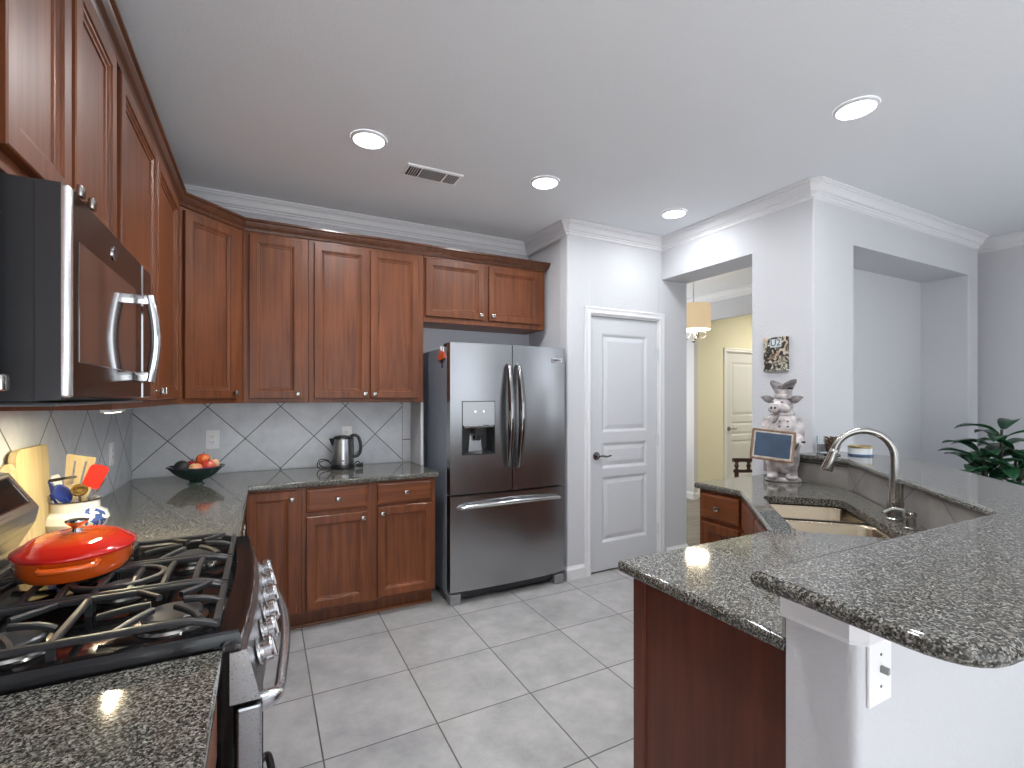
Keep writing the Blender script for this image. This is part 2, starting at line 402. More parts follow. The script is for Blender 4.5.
for z in (0.5, 1.43, 2.36): add_box(bm, (5.575, -2.4, z), (5.625, 0.0, z+0.04))
struct('window_3', bm, M['trim'])
# dining room and cream hall beyond
bm = bmesh.new()
add_box(bm, (5.2, 2.21, 0), (5.27, 3.0, CEIL)); add_box(bm, (5.2, 4.66, 0), (5.27, 5.7, CEIL)); add_box(bm, (5.2, 3.0, 2.40), (5.27, 4.66, CEIL))
struct('wall_dining', bm, M['wall'], 'dining room wall with a wide opening to the cream hall')
bm = bmesh.new()
add_box(bm, (3.25, 5.6, 0), (3.6, 5.7, CEIL)); add_box(bm, (5.0, 5.6, 0), (5.32, 5.7, CEIL)); add_box(bm, (3.6, 5.6, 0), (5.0, 5.7, 0.7)); add_box(bm, (3.6, 5.6, 2.3), (5.0, 5.7, CEIL))
struct('wall_dining_rear', bm, M['wall'])
wall_box('wall_dining_left', (3.25, 3.7, 0), (3.33, 5.6, CEIL))
bm = bmesh.new(); add_box(bm, (5.27, 4.75, 0), (5.95, 4.85, CEIL)); add_box(bm, (6.78, 4.75, 0), (8.6, 4.85, CEIL)); add_box(bm, (5.95, 4.75, 2.05), (6.78, 4.85, CEIL)); struct('wall_hall', bm, M['cream'], 'cream painted hall wall seen through the doorway')
wall_box('wall_hall_right', (8.5, 2.21, 0), (8.6, 4.85, CEIL), 'cream')
wall_box('wall_hall_front', (5.32, 2.21, 0), (8.6, 2.3, CEIL), 'cream')
# crown mouldings
CR = [(0, CEIL-0.001), (0.066, CEIL-0.001), (0.066, CEIL-0.012), (0.058, CEIL-0.016), (0.058, CEIL-0.023), (0.049, CEIL-0.028), (0.040, CEIL-0.040), (0.034, CEIL-0.055), (0.030, CEIL-0.066), (0.018, CEIL-0.070), (0.018, CEIL-0.078), (0.011, CEIL-0.084), (0.011, CEIL-0.098), (0.003, CEIL-0.104), (0, CEIL-0.108)]
def crown(path, name='trim_1', closed=False):
    bm = bmesh.new(); sweep(bm, path, CR, closed); return struct(name, bm, M['trim'], smooth=False)
c_ = 0.014
crown([(3.03, 2.66), (3.03, 3.065), (2.065+c_, 3.065), (2.065, 3.065+c_), (2.065, BY), (LX, BY), (LX, -3.1)])
crown([(5.335, 2.2), (5.335, 1.785+c_), (5.335-c_, 1.785), (3.03+c_, 1.785), (3.03, 1.785+c_), (3.03, 2.66)], 'trim_2')
crown([(5.50, -3.1), (5.50, 2.205)], 'trim_3')
crown([(5.2, 2.25), (5.2, 5.6)], 'trim_4')
# baseboards
BBP = [(0, 0), (0.014, 0), (0.014, 0.075), (0.010, 0.083), (0.006, 0.087), (0.004, 0.098), (0, 0.1)]
def base(path, name):
    bm = bmesh.new(); sweep(bm, path, BBP); return struct(name, bm, M['trim'])
base([(3.33, 3.185), (3.33+0.0, 3.065), (3.085, 3.065)], 'baseboard_pantry') 
base([(2.225, 3.065), (2.066, 3.065), (2.066, 3.12)], 'baseboard_pantry_corner')
base([(5.2, 4.66), (5.2, 5.6)], 'baseboard_dining')
base([(5.20, 4.66), (5.27, 4.66)][::-1], 'baseboard_dining_jamb')
base([(5.89, 4.75), (5.28, 4.75)], 'baseboard_hall')
# small white wall return at the end of the backsplash
wall_box('trim_5', (1.024, 3.43, 0.9), (1.045, 3.70, 1.36), 'wall', 'narrow white wall return between backsplash and refrigerator')

# ------------------------------------------------------------------ interior doors
def ring_panel(bm, x0, z0, x1, z1, y, prof):
    """nested rectangular rings on a plane facing -Y; prof = (inset, depth) ; last ring capped"""
    V = []
    for ins, d in prof:
        V.append([bm.verts.new((x, y+d, z)) for x, z in ((x0+ins, z0+ins), (x1-ins, z0+ins), (x1-ins, z1-ins), (x0+ins, z1-ins))])
    for a, b in zip(V[:-1], V[1:]):
        for k in range(4): bm.faces.new((a[k], a[(k+1) % 4], b[(k+1) % 4], b[k]))
    bm.faces.new(V[-1])
    return V[0]
def panel_leaf(w, h, t, cells, prof, y=0.0):
    """flat leaf facing -Y with recessed panels in the given cells (x0,z0,x1,z1)"""
    bm = bmesh.new()
    xs = sorted({0, w} | {c[0] for c in cells} | {c[2] for c in cells}); zs = sorted({0, h} | {c[1] for c in cells} | {c[3] for c in cells})
    for a, b in zip(xs[:-1], xs[1:]):
        for c, d in zip(zs[:-1], zs[1:]):
            cell = None
            for q in cells:
                if abs(q[0]-a) < 1e-6 and abs(q[1]-c) < 1e-6: cell = q
            if cell: ring_panel(bm, a, c, b, d, y, [(0, 0)]+prof)
            else: bm.faces.new([bm.verts.new(p) for p in ((a, y, c), (b, y, c), (b, y, d), (a, y, d))])
    bmesh.ops.remove_doubles(bm, verts=bm.verts, dist=1e-5)
    B = [bm.verts.new(p) for p in ((0, y+t, 0), (w, y+t, 0), (w, y+t, h), (0, y+t, h))]
    bm.faces.new(B[::-1])
    for p, q in (((0, 0), (w, 0)), ((w, 0), (w, h)), ((w, h), (0, h)), ((0, h), (0, 0))):
        bm.faces.new([bm.verts.new(v) for v in ((p[0], y, p[1]), (p[0], y+t, p[1]), (q[0], y+t, q[1]), (q[0], y, q[1]))])
    return bm
DP = [(0.010, 0.003), (0.022, 0.010), (0.030, 0.010), (0.060, 0.003)]
def interior_door(name, loc, w, h, casing, flip=False, label=None):
    root = bpy.data.objects.new(name, None); COL.objects.link(root); root.location = loc; root['kind'] = 'structure'
    root.empty_display_size = 0.1
    if label: root['label'] = label
    cells = [(0.11, 0.22, w-0.105, 0.75), (0.11, 0.81, w-0.105, 1.02), (0.11, 1.10, w-0.105, h-0.13)]
    leaf = link_bm('door_panel', panel_leaf(w, h, 0.035, cells, DP), M['doorpaint'], root); leaf.location = (0, 0.012, 0.014)
    bm = bmesh.new(); cp = [(0, 0), (0, -0.012), (0.012, -0.018), (0.03, -0.014), (0.05, -0.018), (casing, -0.012), (casing, 0)]
    # jambs and head as mitred casing
    for s in (-1, 1):
        x = -0.012 if s < 0 else w+0.012
        a = [(x+s*o, y, 0) for o, y in cp]; b = [(x+s*o, y, h+0.028+o) for o, y in cp]; rings(bm, [a, b])
    a = [(-0.012-o, y, h+0.028+o) for o, y in cp]; b = [(w+0.012+o, y, h+0.028+o) for o, y in cp]; rings(bm, [a, b])
    add_box(bm, (-0.012, 0, 0), (-0.003, 0.12, h+0.028)); add_box(bm, (w+0.003, 0, 0), (w+0.012, 0.12, h+0.028)); add_box(bm, (-0.012, 0, h+0.018), (w+0.012, 0.12, h+0.028))
    link_bm('door_frame', bm, M['trim'], root)
    hb = bmesh.new(); hx, hz = (0.055, 0.93)
    R = Matrix.Translation((hx, 0.012, hz)) @ Matrix.Rotation(PI/2, 4, 'X')
    lathe(hb, [(0.033, 0), (0.033, 0.004), (0.028, 0.010), (0.012, 0.014), (0.011, 0.045), (0.0, 0.046)], 24, mtx=R, cap1=False)
    tube(hb, catmull([(hx, -0.028, hz), (hx+0.03, -0.034, hz+0.003), (hx+0.07, -0.034, hz-0.003), (hx+0.115, -0.030, hz+0.003)], 5), [0.009]*6+[0.0085]*5+[0.007]*5, 10)
    link_bm('door_handle', hb, M['darkchrome'], root, smooth=True)
    for z in (0.28, 1.03, 1.76):
        hg = bmesh.new(); lathe(hg, [(0.006, -0.045), (0.006, 0.045)], 10, c=(w+0.004, -0.004, z)); add_box(hg, (w-0.012, -0.001, z-0.045), (w+0.003, 0.011, z+0.045))
        lathe(hg, [(0.003, -0.052), (0.003, 0.052)], 8, c=(w+0.004, -0.004, z))
        link_bm('hinge', hg, M['doorpaint'], root)
    return root
interior_door('door_1', (2.286+0.005, 3.065, 0), 0.692, 2.022, 0.058, label='white panelled pantry door with lever handle')
interior_door('door_2', (5.965, 4.75, 0), 0.80, 2.02, 0.06, label='cream lit panelled door in the hall beyond the doorway')

# ------------------------------------------------------------------ backsplash tiles
bm = bmesh.new(); add_box(bm, (LX+0.008, BY-0.008, 0.90), (0.957, BY-0.0005, 1.362)); struct('wall_backsplash', bm, M['splashX'], 'diagonal grey tile backsplash on the back wall')
bm = bmesh.new(); add_box(bm, (0.957, BY-0.008, 0.90), (1.022, BY-0.0005, 1.362)); struct('wall_backsplash', bm, M['splashB'], 'narrow tile border at the end of the backsplash')
bm = bmesh.new(); add_box(bm, (LX+0.0005, 0.1, 0.90), (LX+0.008, BY-0.008, 1.362)); struct('wall_backsplash', bm, M['splashY'], 'diagonal tile backsplash on the left wall')

# ------------------------------------------------------------------ cabinet kit
DOORP = [(0.004, -0.004), (0.050, -0.004), (0.054, 0.0), (0.058, 0.0), (0.062, 0.005), (0.070, 0.006), (0.074, 0.010)]
def door_bm(x0, z0, x1, z1, raised=False):
    bm = bmesh.new(); y = -0.020
    pr = [(0.0, 0.020), (0.0, 0.003), (0.003, 0.0), (0.046, 0.0), (0.048, 0.005), (0.053, 0.006), (0.059, 0.011), (0.066, 0.0115), (0.068, 0.016)]
    if False: pr = pr+[(0.084, 0.011), (0.10, 0.006)]
    first = ring_panel(bm, x0, z0, x1, z1, y, pr); bm.faces.new(first[::-1])
    return bm
def drawer_bm(x0, z0, x1, z1):
    bm = bmesh.new(); first = ring_panel(bm, x0, z0, x1, z1, -0.020, [(0, 0.020), (0, 0.008), (0.004, 0.004), (0.012, 0.002), (0.016, 0.0)]); bm.faces.new(first[::-1]); return bm
def knob(parent, x, z, y=-0.020):
    bm = bmesh.new(); R = T(x, y, z) @ Matrix.Rotation(PI/2, 4, 'X')
    lathe(bm, [(0.008, 0), (0.006, 0.004), (0.006, 0.014), (0.009, 0.018)], 12, mtx=R)
    add_box(bm, (x-0.0135, y-0.028, z-0.0135), (x+0.0135, y-0.016, z+0.0135), 0.004, 2)
    return link_bm('knob', bm, M['nickel'], parent, smooth=True, angle=25)
def cabinet(name, label, loc, rotz, w, d, z0, z1, doors=(), drawers=(), toe=False, group='wall cabinets', mat='cherry', raised=False, quarter=False, cat='cabinet'):
    """front face at local y=0 facing -Y. doors: (x0,z0,x1,z1,knob x,knob z)"""
    root = thing(name, label, cat, loc, rotz, group)
    bm = bmesh.new()
    if toe:
        add_box(bm, (0, 0, 0.105), (w, d, z1)); add_box(bm, (0.0, 0.075, 0.0), (w, d, 0.11))
        link_bm('body', bm, M[mat], root)
        if quarter:
            qb = bmesh.new(); tube(qb, [(0, 0.068, 0.008), (w, 0.068, 0.008)], 0.010, 8); link_bm('toe_moulding', qb, M['cherryH'], root)
    else:
        add_box(bm, (0, 0, z0), (w, d, z1), 0.001); link_bm('body', bm, M[mat], root)
    for x0, a, x1, b, kx, kz in doors:
        dr = link_bm('door', door_bm(x0, a, x1, b, raised), M[mat], root)
        if kx is not None: knob(dr, kx, kz)
    for x0, a, x1, b in drawers:
        dr = link_bm('drawer', drawer_bm(x0, a, x1, b), M['cherryH'], root); knob(dr, (x0+x1)/2, (a+b)/2)
    return root
UB, UT = 1.362, 2.440
FX = -0.405                    # face of the left wall cabinets
LW = PI/2
# left wall, facing +X: local x runs along +Y
cabinet('wall_cabinet', 'cherry wall cabinet at the extreme left edge, nearest the camera', (FX, 0.32, 0), LW, 0.75, 0.313, UB, UT, [(0.01, 1.39, 0.37, 2.405, 0.345, 1.42), (0.38, 1.39, 0.74, 2.405, 0.715, 1.425)])
cabinet('wall_cabinet', 'short two-door cherry cabinet directly above the microwave', (FX, 1.075, 0), LW, 0.765, 0.313, 1.80, UT, [(0.045, 1.832, 0.355, 2.405, 0.33, 1.862), (0.385, 1.832, 0.735, 2.405, 0.41, 1.862)])
cabinet('wall_cabinet', 'tall two-door cherry cabinet between microwave and corner cabinet', (FX, 1.845, 0), LW, 1.24, 0.313, UB, UT, [(0.02, 1.39, 0.585, 2.405, 0.555, 1.425), (0.60, 1.39, 1.165, 2.405, 0.63, 1.425)])
# diagonal corner cabinet (prism body)
root = thing('corner_cabinet', 'angled corner cherry wall cabinet with one door', 'cabinet', (FX, 3.09, 0), PI/4, 'wall cabinets')
root.rotation_euler = (0, 0, PI/4)
DL = math.hypot(-0.11-FX, 3.385-3.09)
ang = math.atan2(3.385-3.09, -0.11-FX); root.rotation_euler = (0, 0, ang)
inv = Matrix.Rotation(-ang, 4, 'Z') @ T(-FX, -3.09, 0)
bm = bmesh.new(); pl = [(FX, 3.09), (-0.11, 3.385), (-0.11, BY-0.001), (LX+0.001, BY-0.001), (LX+0.001, 3.09)]
prism(bm, pl, UB, UT, inv); link_bm('body', bm, M['cherry'], root)
dr = link_bm('door', door_bm(0.030, 1.39, DL-0.055, 2.405), M['cherry'], root); knob(dr, DL-0.08, 1.425)
# back wall uppers, facing -Y
FY = 3.385
def U(label, x0, x1, z0, doors, d=BY-FY-0.001): return cabinet('wall_cabinet', label, (x0, FY, 0), 0, x1-x0, d, z0, UT, [(a-x0, b, c-x0, e, f-x0, g) for a, b, c, e, f, g in doors])
U('single-door cherry wall cabinet just right of the angled corner cabinet', -0.108, 0.262, UB, [(-0.076, 1.39, 0.224, 2.405, 0.198, 1.42)])
U('tall two-door cherry wall cabinet above the electric kettle', 0.264, 1.03, UB, [(0.296, 1.39, 0.641, 2.405, 0.615, 1.42), (0.654, 1.39, 0.992, 2.405, 0.68, 1.42)])
U('short two-door cherry wall cabinet above the refrigerator', 1.032, 2.055, 1.945, [(1.045, 1.985, 1.505, 2.405, 1.475, 2.02), (1.545, 1.985, 2.0, 2.405, 1.575, 2.02)])
# wood crown along the tops
WC = [(0, 2.425), (0.010, 2.425), (0.013, 2.434), (0.016, 2.440), (0.026, 2.452), (0.034, 2.468), (0.036, 2.474), (0.046, 2.480), (0.046, 2.492), (0, 2.492)]
bm = bmesh.new(); sweep(bm, [(x, y) for x, y in ((2.055, 3.60), (2.055, FY), (-0.11, FY), (FX, 3.09), (FX, 0.32), (FX-0.3, 0.32))], [(-o, z) for o, z in WC] if False else WC)
o = link_bm('cabinet_crown', bm, M['cherryY']); tag(o, 'dark cherry crown moulding running along the tops of the wall cabinets', 'moulding')

# ------------------------------------------------------------------ base cabinets
CZ0, CZ1 = 0.8645, 0.8975
BFY = 3.115
def Bk(name, label, x0, x1, doors, drawers=(), toe=True): return cabinet(name, label, (x0, BFY, 0), 0, x1-x0, BY-BFY-0.001, 0, CZ0-0.001, [(a-x0, b, c-x0, e, f-x0, g) for a, b, c, e, f, g in doors], [(a-x0, b, c-x0, e) for a, b, c, e in drawers], toe, 'base cabinets', raised=True, quarter=True)
Bk('base_cabinet', 'corner cherry base cabinet with one full-height door beside the range', -0.115, 0.203, [(-0.085, 0.125, 0.178, 0.848, 0.150, 0.80)])
Bk('base_cabinet', 'cherry base cabinet with two drawers over two doors beside the refrigerator', 0.205, 1.03, [(0.229, 0.125, 0.585, 0.682, 0.555, 0.648), (0.645, 0.125, 1.005, 0.697, 0.675, 0.66)], [(0.229, 0.708, 0.585, 0.850), (0.645, 0.715, 1.005, 0.852)])
cabinet('base_cabinet', 'cherry base cabinet hidden under the counter left of the corner', (-0.118, 1.90, 0), LW, 1.18, 0.60, 0, CZ0-0.001, [(0.02, 0.125, 0.57, 0.85, 0.54, 0.80), (0.60, 0.125, 1.15, 0.85, 0.63, 0.80)], (), True, 'base cabinets', raised=True)
cabinet('base_cabinet', 'cherry base cabinet under the nearest left countertop', (-0.098, 0.20, 0), LW, 0.915, 0.62, 0, CZ0-0.001, [(0.02, 0.125, 0.44, 0.68, 0.41, 0.64), (0.47, 0.125, 0.89, 0.68, 0.50, 0.64)], [(0.02, 0.70, 0.44, 0.85), (0.47, 0.70, 0.89, 0.85)], True, 'base cabinets', raised=True)

# countertops
bm = bmesh.new()
slab(bm, round_poly([(LX+0.01, 1.893), (-0.072, 1.893), (-0.072, 3.082), (1.045, 3.082), (1.045, 3.43), (1.022, 3.43), (1.022, BY-0.01), (LX+0.01, BY-0.01)], [0, 0, 0.004, 0.004, 0, 0, 0, 0], 3), CZ0, CZ1, r=0.008)
tag(link_bm('countertop', bm, M['granite'], smooth=True, angle=40), 'speckled grey granite L-shaped countertop under the fruit bowl and kettle', 'countertop')
bm = bmesh.new(); slab(bm, [(LX+0.01, 0.2), (-0.072, 0.2), (-0.072, 1.123), (LX+0.01, 1.123)], CZ0, CZ1, r=0.008)
tag(link_bm('countertop', bm, M['granite'], smooth=True, angle=40), 'speckled granite countertop in front of the range at the lower left', 'countertop')

# ------------------------------------------------------------------ peninsula
SINK_C = ((2.385)*math.cos(PI/4)-0*1, 0)
def st(s, t): r = math.sqrt(0.5); return ((s+t)*r, (s-t)*r)       # s along the diagonal, t across it
# knee wall
kin = [(2.86, 1.784), (2.86, 1.494), (1.996, 0.63), (0.97, 0.63)]
kout = [(0.97, 0.49), (2.054, 0.49), (3.0, 1.436), (3.0, 1.784)]
bm = bmesh.new(); prism(bm, round_poly(kin+kout, [0, 0, 0, 0.004, 0.022, 0, 0, 0], 5), 0, 1.030)
struct('wall_knee', bm, M['wall'], 'white textured knee wall carrying the raised bar', smooth=True, angle=30)
bm = bmesh.new()     # apron moulding under the bar
sweep(bm, [(0.97, 0.632), (0.97, 0.505), (0.985, 0.49), (2.05, 0.49)], [(0.0, 0.945), (-0.009, 0.945), (-0.013, 0.955), (-0.013, 0.985), (-0.020, 1.002), (-0.032, 1.014), (-0.032, 1.030), (0, 1.030)])
struct('trim_6', bm, M['trim'], 'white moulding under the bar end')
# tile on the knee wall
bm = bmesh.new(); z0, z1 = CZ1, 1.030
for a, b in ((kin[0], kin[1]), (kin[1], kin[2]), (kin[2], kin[3])):
    a = Vector(a); b = Vector(b); d = (b-a).normalized(); nrm = Vector((d.y, -d.x)); 
    if nrm.x*(-1)+nrm.y*1 < 0: nrm = -nrm
    rings(bm, [[(p.x, p.y, z0), (p.x, p.y, z1), ((p+nrm*0.007).x, (p+nrm*0.007).y, z1), ((p+nrm*0.007).x, (p+nrm*0.007).y, z0)] for p in (a, b)])
add_box(bm, (3.022, 1.79, z0), (3.029, 2.115, 1.03))
struct('wall_backsplash', bm, M['splashK'], 'brown grey tile strip below the bar behind the sink')
# raised bar top
bin_ = [(2.815, 1.784), (2.815, 1.489), (1.930, 0.604), (0.845, 0.625)]
bout = [(0.828, 0.262), (2.125, 0.262), (3.20, 1.337), (3.20, 1.784)]
bm = bmesh.new(); slab(bm, round_poly(bin_+bout, [0, 0.05, 0, 0.012, 0.10, 0.10, 0.10, 0], 7)[::-1], 1.031, 1.062, r=0.0150)
tag(link_bm('bar_top', bm, M['granite'], smooth=True, angle=40), 'raised speckled granite bar top with rounded corner at the right', 'countertop')
# lower counter with sink cut-out
lc = [(0.968, 0.631), (1.996, 0.631), (2.859, 1.494), (2.859, 1.786), (3.021, 1.786), (3.021, 2.03), (2.262, 2.03), (2.262, 1.722), (1.708, 1.172), (0.968, 1.172)]
sk = [st(2.04, 0.47), st(2.72, 0.47), st(2.72, 0.825), st(2.04, 0.825)]
hole = round_poly(sk[::-1], 0.055, 6)
bm = bmesh.new(); slab(bm, round_poly(lc, [0, 0, 0, 0, 0, 0, 0.006, 0.01, 0.01, 0.02], 4), CZ0, CZ1, holes=[hole], r=0.011)
tag(link_bm('countertop', bm, M['granite'], smooth=True, angle=40), 'lower granite counter of the peninsula around the double sink', 'countertop')
# peninsula cabinets
root = thing('peninsula_cabinet', 'dark cherry end panel cabinet of the peninsula in the foreground', 'cabinet', (1.02, 0.64, 0), 0, 'base cabinets')
bm = bmesh.new(); add_box(bm, (0, 0, 0.0), (0.62, 0.50, CZ0-0.001)); link_bm('body', bm, M['cherryD'], root)
bm = bmesh.new(); add_box(bm, (-0.006, 0.455, 0.0), (0.014, 0.505, CZ0-0.002), 0.002); link_bm('corner_stile', bm, M['cherryD'], root)
for k in range(2):
    dr = link_bm('door', door_bm(0.02+0.3*k, 0.125, 0.30+0.3*k, 0.68), M['cherry'], root); dr.matrix_local = T(0.62, 0.505, 0) @ Matrix.Rotation(PI, 4, 'Z'); knob(dr, 0.27 if k == 0 else 0.35, 0.64)
    dr = link_bm('drawer', drawer_bm(0.02+0.3*k, 0.70, 0.30+0.3*k, 0.845), M['cherryH'], root); dr.matrix_local = T(0.62, 0.505, 0) @ Matrix.Rotation(PI, 4, 'Z'); knob(dr, 0.16+0.3*k, 0.77)
# diagonal sink cabinet: front along the diagonal, faces (-1,+1)
A_ = Vector((1.722, 1.146)); B_ = Vector((2.288, 1.712)); L_ = (B_-A_).length
root = thing('sink_cabinet', 'angled cherry sink cabinet in the inner corner of the peninsula', 'cabinet', (B_.x, B_.y, 0), PI+PI/4, 'base cabinets')
bm = bmesh.new()
# open carcass: sides, floor, face frame rails around the doors
add_box(bm, (0, 0, 0.105), (0.02, 0.45, CZ0-0.001)); add_box(bm, (L_-0.02, 0, 0.105), (L_, 0.45, CZ0-0.001)); add_box(bm, (0, 0, 0.105), (L_, 0.45, 0.125)); add_box(bm, (0, 0, 0.105), (L_, 0.02, CZ0-0.001)); add_box(bm, (0.01, 0.07, 0), (L_-0.01, 0.09, 0.106))
link_bm('body', bm, M['cherry'], root)
for x0, x1, kx in ((0.03, L_/2-0.008, L_/2-0.036), (L_/2+0.008, L_-0.03, L_/2+0.036)):
    dr = link_bm('door', door_bm(x0, 0.125, x1, 0.68, True), M['cherry'], root); knob(dr, kx, 0.64)
    link_bm('false_drawer_front', drawer_bm(x0, 0.70, x1, 0.845), M['cherryH'], root)
cabinet('base_cabinet', 'cherry drawer cabinet at the far end of the peninsula by the doorway', (2.29, 2.008, 0), -PI/2, 0.292, 0.55, 0, CZ0-0.001, [(0.022, 0.125, 0.272, 0.675, 0.245, 0.635)], [(0.022, 0.70, 0.272, 0.845)], True, 'base cabinets', raised=True)

# ------------------------------------------------------------------ sink, faucet, soap dispenser
def rr_ring(s0, s1, t0, t1, r, z): return [(x, y, z) for x, y in round_poly([st(s0, t0), st(s0, t1), st(s1, t1), st(s1, t0)], r, 6)]
root = thing('kitchen_sink', 'undermounted stainless steel double bowl sink', 'sink', (0, 0, 0))
for a, b in ((2.015, 2.372), (2.392, 2.745)):
    bm = bmesh.new(); t0, t1 = 0.448, 0.848; zz = CZ0-0.002
    R = [rr_ring(a, b, t0, t1, 0.065, zz), rr_ring(a+0.016, b-0.008, t0+0.014, t1-0.014, 0.06, zz), rr_ring(a+0.022, b-0.014, t0+0.02, t1-0.02, 0.06, zz-0.01), rr_ring(a+0.03, b-0.022, t0+0.028, t1-0.028, 0.06, zz-0.17), rr_ring(a+0.06, b-0.05, t0+0.058, t1-0.058, 0.045, zz-0.20)]
    V = rings(bm, R, False, True)
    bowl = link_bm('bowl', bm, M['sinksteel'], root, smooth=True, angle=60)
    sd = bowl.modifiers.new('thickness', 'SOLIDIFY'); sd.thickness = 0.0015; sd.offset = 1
    db = bmesh.new(); c = st((a+b)/2, 0.648); lathe(db, [(0.042, 0.0), (0.042, 0.003), (0.034, 0.004), (0.030, -0.002), (0.0, -0.003)], 24, c=(c[0], c[1], zz-0.1985), cap1=False); link_bm('drain', db, M['chrome'], bowl, smooth=True)
fp = Vector((2.297, 1.028, 0))
root = thing('faucet', 'brushed nickel gooseneck pull-down faucet behind the sink', 'faucet', (fp.x, fp.y, CZ1), 0)
bm = bmesh.new(); lathe(bm, [(0.029, 0), (0.029, 0.006), (0.026, 0.010), (0.0265, 0.05), (0.0215, 0.09), (0.019, 0.125), (0.0175, 0.15), (0.0175, 0.17)], 24)
body = link_bm('base', bm, M['nickel'], root, smooth=True)
dirn = Vector((-0.707, 0.707, 0)); Rf = 0.108
pts = [Vector((0, 0, 0.165)), Vector((0, 0, 0.20)), Vector((0, 0, 0.25))]
for k in range(1, 15):
    a = PI*k/14*0.93; pts.append(Vector((0, 0, 0.255))+dirn*(Rf-Rf*math.cos(a))+Vector((0, 0, Rf*math.sin(a))))
bm = bmesh.new(); tube(bm, pts, 0.0135, 16); link_bm('spout', bm, M['nickel'], root, smooth=True)
e = pts[-1]; d = (pts[-1]-pts[-2]).normalized()
bm = bmesh.new(); tube(bm, [e-d*0.004, e, e+d*0.012, e+d*0.04, e+d*0.085, e+d*0.092], [0.0135, 0.016, 0.0165, 0.018, 0.023, 0.021], 18); link_bm('spray_head', bm, M['nickel'], root, smooth=True)
bm = bmesh.new(); side = Vector((0.707, 0.707, 0))*-1
tube(bm, [side*0.02+Vector((0, 0, 0.075)), side*0.045+Vector((0, 0, 0.075))], 0.017, 16); tube(bm, [side*0.044+Vector((0, 0, 0.06)), side*0.05+Vector((0, 0, 0.10)), side*0.052+Vector((0, 0, 0.16))], [0.014, 0.011, 0.010], 14)
link_bm('lever', bm, M['nickel'], root, smooth=True)
sp = Vector((2.186, 0.924, CZ1))
root = thing('soap_dispenser', 'short curved-spout soap dispenser beside the faucet base', 'soap dispenser', sp, 0)
bm = bmesh.new(); lathe(bm, [(0.022, 0), (0.022, 0.005), (0.016, 0.01), (0.0145, 0.045), (0.018, 0.05), (0.018, 0.062), (0.012, 0.066), (0.0, 0.067)], 20, cap1=False); link_bm('base', bm, M['nickel'], root, smooth=True)
bm = bmesh.new(); tube(bm, catmull([(0, 0, 0.056), (-0.014, 0.02, 0.070), (-0.032, 0.044, 0.072), (-0.046, 0.062, 0.060), (-0.050, 0.068, 0.050)], 5), 0.0065, 10); link_bm('spout', bm, M['nickel'], root, smooth=True)

# ------------------------------------------------------------------ refrigerator
FRX, FRY = 1.108, 3.035; FW, FH = 0.912, 1.765
root = thing('refrigerator', 'stainless steel french-door refrigerator with water dispenser and bottom freezer', 'refrigerator', (FRX, FRY, 0))
bow = lambda x: -0.022*(1-((x-FW/2)/(FW/2))**2)
box_obj('body', (0.0, 0.075, 0.045), (FW, 0.655, 1.742), M['fridgeside'], root, 0.004)
bm = bmesh.new(); add_box(bm, (0.02, 0.03, 0.03), (FW-0.02, 0.075, 0.09)); link_bm('kick_grille', bm, M['darkgrey'], root)
def fdoor(name, x0, x1, z0, z1, hole=None):
    bm = bmesh.new(); xs = [x0+(x1-x0)*k/12 for k in range(13)]
    zs = [z0, z1]
    if hole: xs = sorted(set(x for x in xs if all(abs(x-h) > 0.012 for h in hole[:2]))|{hole[0], hole[1]}); zs = [z0, hole[2], hole[3], z1]
    e = 0.006
    def P(x, z, k):  # front skin, slightly rolled edges
        inset = e if k else 0
        return (x, bow(x), z)
    for a, b in zip(xs[:-1], xs[1:]):
        for c, d in zip(zs[:-1], zs[1:]):
            if hole and a >= hole[0]-1e-6 and b <= hole[1]+1e-6 and c >= hole[2]-1e-6 and d <= hole[3]+1e-6: continue
            bm.faces.new([bm.verts.new(p) for p in ((a, bow(a), c), (b, bow(b), c), (b, bow(b), d), (a, bow(a), d))])
    yb = 0.068
    for a, b in zip(xs[:-1], xs[1:]):
        for z in (z0, z1): bm.faces.new([bm.verts.new(p) for p in ((a, bow(a), z), (b, bow(b), z), (b, yb, z), (a, yb, z))])
    for x in (x0, x1):
        bm.faces.new([bm.verts.new(p) for p in ((x, bow(x), z0), (x, yb, z0), (x, yb, z1), (x, bow(x), z1))])
    bm.faces.new([bm.verts.new(p) for p in ((x0, yb, z0), (x1, yb, z0), (x1, yb, z1), (x0, yb, z1))])
    bmesh.ops.remove_doubles(bm, verts=bm.verts, dist=1e-5)
    return link_bm(name, bm, M['steel'], root, smooth=True, angle=30)
H = (0.080, 0.322, 1.005, 1.372)
ld = fdoor('door', 0.0, 0.4525, 0.742, FH, H)
rd = fdoor('door', 0.4585, FW, 0.742, FH)
fd = fdoor('freezer_drawer', 0.0, FW, 0.088, 0.730)
def vhandle(parent, x, s):
    bm = bmesh.new(); z0, z1 = 0.895, 1.635; y0 = bow(x)
    P = [(x, y0+0.005, z0), (x, y0-0.028, z0+0.03)]; 
    for k in range(9): t = k/8; P.append((x-s*0.004*math.sin(PI*t), y0-0.036-0.034*math.sin(PI*t), z0+0.07+(z1-z0-0.14)*t))
    P += [(x, y0-0.028, z1-0.03), (x, y0+0.005, z1)]
    Q = catmull(P, 4); tube(bm, Q, [0.007+0.0205*math.sin(PI*k/(len(Q)-1))**0.8 for k in range(len(Q))], 14); return link_bm('handle', bm, M['darkchrome'], parent, smooth=True)
vhandle(ld, 0.417, 1); vhandle(rd, 0.496, -1)
bm = bmesh.new(); P = [(0.05, bow(0.05)+0.004, 0.648), (0.075, bow(0.075)-0.028, 0.656)]
